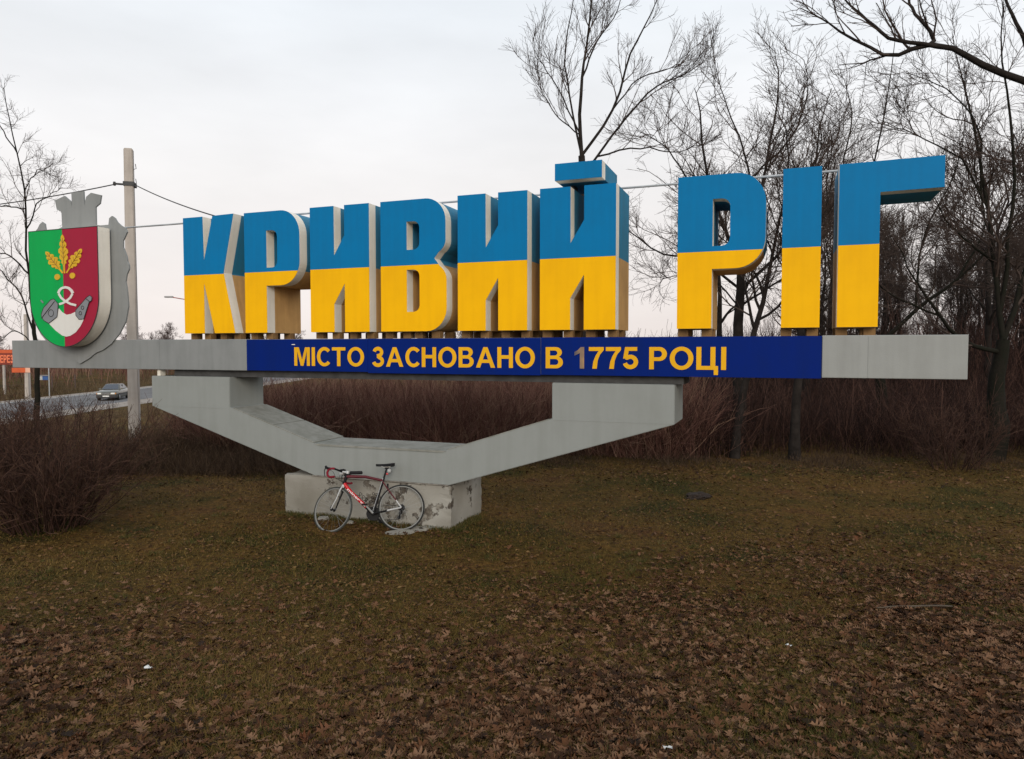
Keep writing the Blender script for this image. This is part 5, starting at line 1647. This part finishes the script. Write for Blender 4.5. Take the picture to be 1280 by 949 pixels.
for k, (V3, Fc) in enumerate(lib):
    m_ = (kind == k) & ~single
    N = m_.sum()
    v = V3[None] * size[m_][:, None, None]
    cy_, sy_ = np.cos(ty[m_])[:, None], np.sin(ty[m_])[:, None]
    cx_, sx_ = np.cos(tx[m_])[:, None], np.sin(tx[m_])[:, None]
    x, y, z = v[..., 0], v[..., 1] * asp[m_][:, None], v[..., 2]
    y, z = y * cx_ - z * sx_, y * sx_ + z * cx_
    x, z = x * cy_ + z * sy_, -x * sy_ + z * cy_
    cz_, sz_ = np.cos(rz[m_])[:, None], np.sin(rz[m_])[:, None]
    x, y = x * cz_ - y * sz_, x * sz_ + y * cz_
    v = np.stack([x + X[m_][:, None], y + Y[m_][:, None], z + Z[m_][:, None]], -1).reshape(-1, 3)
    f = (Fc[None] + (np.arange(N) * len(V3))[:, None, None]).reshape(-1, 3) + b
    LV.append(v); LF.append(f); LA.append(np.repeat(val[m_], len(V3))); b += len(v)
lo = link('leaf_litter', np_mesh('leaf_litter', np.concatenate(LV), np.concatenate(LF), LEAF_A, False, np.concatenate(LA)))
tag(lo, 'brown fallen oak leaves scattered over the turf', 'leaf litter', kind='stuff')
leaf_me = [np_mesh('fallen_leaf', V3, Fc, LEAF_O) for V3, Fc in lib]
for i in np.nonzero(single)[0]:
    o = link('fallen_leaf', leaf_me[kind[i]], ground)
    o.location = (X[i], Y[i], Z[i]); o.scale = (size[i], size[i] * asp[i], size[i])
    o.rotation_euler = (tx[i], ty[i], rz[i])

# crumbs of leaf and dead stalk between the blades
rng = np.random.default_rng(57)
X, Y = fieldpts(90000, 3.0, 18.5, 1.35)
ok = ~inside_plinth(X, Y) & (rng.uniform(0, 1, len(X)) < .35 + .65 * clump(X * 1.1 + 5, Y * 1.3, 1))
X, Y = X[ok], Y[ok]; n = len(X)
a = rng.uniform(0, 2 * np.pi, n); l_ = rng.uniform(.006, .022, n) * (.7 + Y / 14); w_ = l_ * rng.uniform(.25, .8, n)
z = hz(X, Y) + .006 + rng.uniform(0, .02, n)
q = []
for (u, v) in ((-1, 0), (0, -1), (1, 0), (0, 1)):
    q.append(np.stack([X + np.cos(a) * l_ * u - np.sin(a) * w_ * v, Y + np.sin(a) * l_ * u + np.cos(a) * w_ * v, z + rng.uniform(-.5, .5, n) * l_], 1))
V = np.stack(q, 1).reshape(-1, 3)
CRUMB = attr_mat('leaf_crumb', [(0.022, 0.010, 0.003), (0.070, 0.032, 0.009), (0.12, 0.060, 0.019), (0.20, 0.125, 0.05)])
tag(link('leaf_crumbs', np_mesh('leaf_crumbs', V, np.arange(4 * n).reshape(-1, 4), CRUMB, False, np.repeat(rng.beta(1.6, 2.2, n), 4))), 'small brown crumbs of leaf scattered through the turf', 'leaf litter', kind='stuff')

# small things lying on the turf
PAPER = mat('paper_white', (0.62, 0.62, 0.60), 0.8, 0.1)
for k, (xx, yy, dep, lab) in enumerate(((185, 840, None, 'white scrap of paper on the leafy turf among green grass'), (986, 811, None, 'white scrap of paper among the dense brown leaves'), (835, 942, None, 'pale scrap of paper lying by a green tuft'), (16, 657, None, 'white scrap of litter under the wide shrub'))):
    a, Yr, Zr = ray(xx, yy)
    t = 3.0
    while EYE + Zr * t > hz1(a * t, Yr * t): t += .01
    x, y = a * t, Yr * t
    r = random.Random(k)
    V = [(r.uniform(-.004, .004) + (i % 4 - 1.5) * .016, (i // 4 - 1) * .014 + r.uniform(-.004, .004), r.uniform(0.0, .022)) for i in range(12)]
    Fc = [(j * 4 + i, j * 4 + i + 1, j * 4 + i + 5, j * 4 + i + 4) for j in range(2) for i in range(3)]
    o = link('paper_scrap', mesh('paper_scrap', V, Fc, PAPER)); o.location = (x, y, hz1(x, y) + .02)
    tag(o, lab, 'litter')
# fallen branch
def gpt(xx, yy):
    a, Yr, Zr = ray(xx, yy)
    t = 3.0
    while EYE + Zr * t > hz1(a * t, Yr * t): t += .01
    return np.array((a * t, Yr * t, hz1(a * t, Yr * t)))
rng = np.random.default_rng(5)
g0, g1 = gpt(1190, 761), gpt(1096, 764)
Pm = np.array([g0 + (g1 - g0) * t for t in np.linspace(0, 1, 8)]); Pm[1:-1, :2] += rng.normal(size=(6, 2)) * .03
Pm[:, 2] = [hz1(p[0], p[1]) + .02 + .025 * abs(math.sin(i * 1.3)) for i, p in enumerate(Pm)]
fb = thing('fallen_branch', g0, 'thin pale fallen branch lying on the leafy turf', 'branch')
Pl = (Pm - g0)[None]; Rl = np.linspace(.009, .004, 8)[None]
link('stick', np_mesh('stick', *tubes(Pl, Rl, 6), mat('dead_wood', (0.085, 0.066, 0.048), 0.9, 0.3), True), fb)
tw = grow(rng, Pl, Rl, 6, (.2, .45), (.4, .9), 4, .2, .9, .6, -.01, .1, .004, .5)
tw[0][:, :, 2] = np.maximum(tw[0][:, :, 2], .012)
link('twig', np_mesh('twig', *tubes(*tw, 4), MATS['dead_wood'], True), fb)
# earth heap
g0 = gpt(873, 622)
bm = bmesh.new(); bmesh.ops.create_icosphere(bm, subdivisions=3, radius=1)
r = random.Random(9)
for v in bm.verts:
    v.co = Vector((v.co.x * .22, v.co.y * .18, max(v.co.z, -.2) * .09)) * (1 + r.uniform(-.18, .18))
me = bpy.data.meshes.new('earth_heap'); me.materials.append(mat('dark_soil', (0.028, 0.018, 0.013), 0.95, 0.3, 30, 0.8, 60)); bm.to_mesh(me); bm.free()
o = link('earth_heap', me); o.location = (g0[0], g0[1], g0[2]); tag(o, 'small dark heap of soil on the turf before the thicket', 'soil heap')
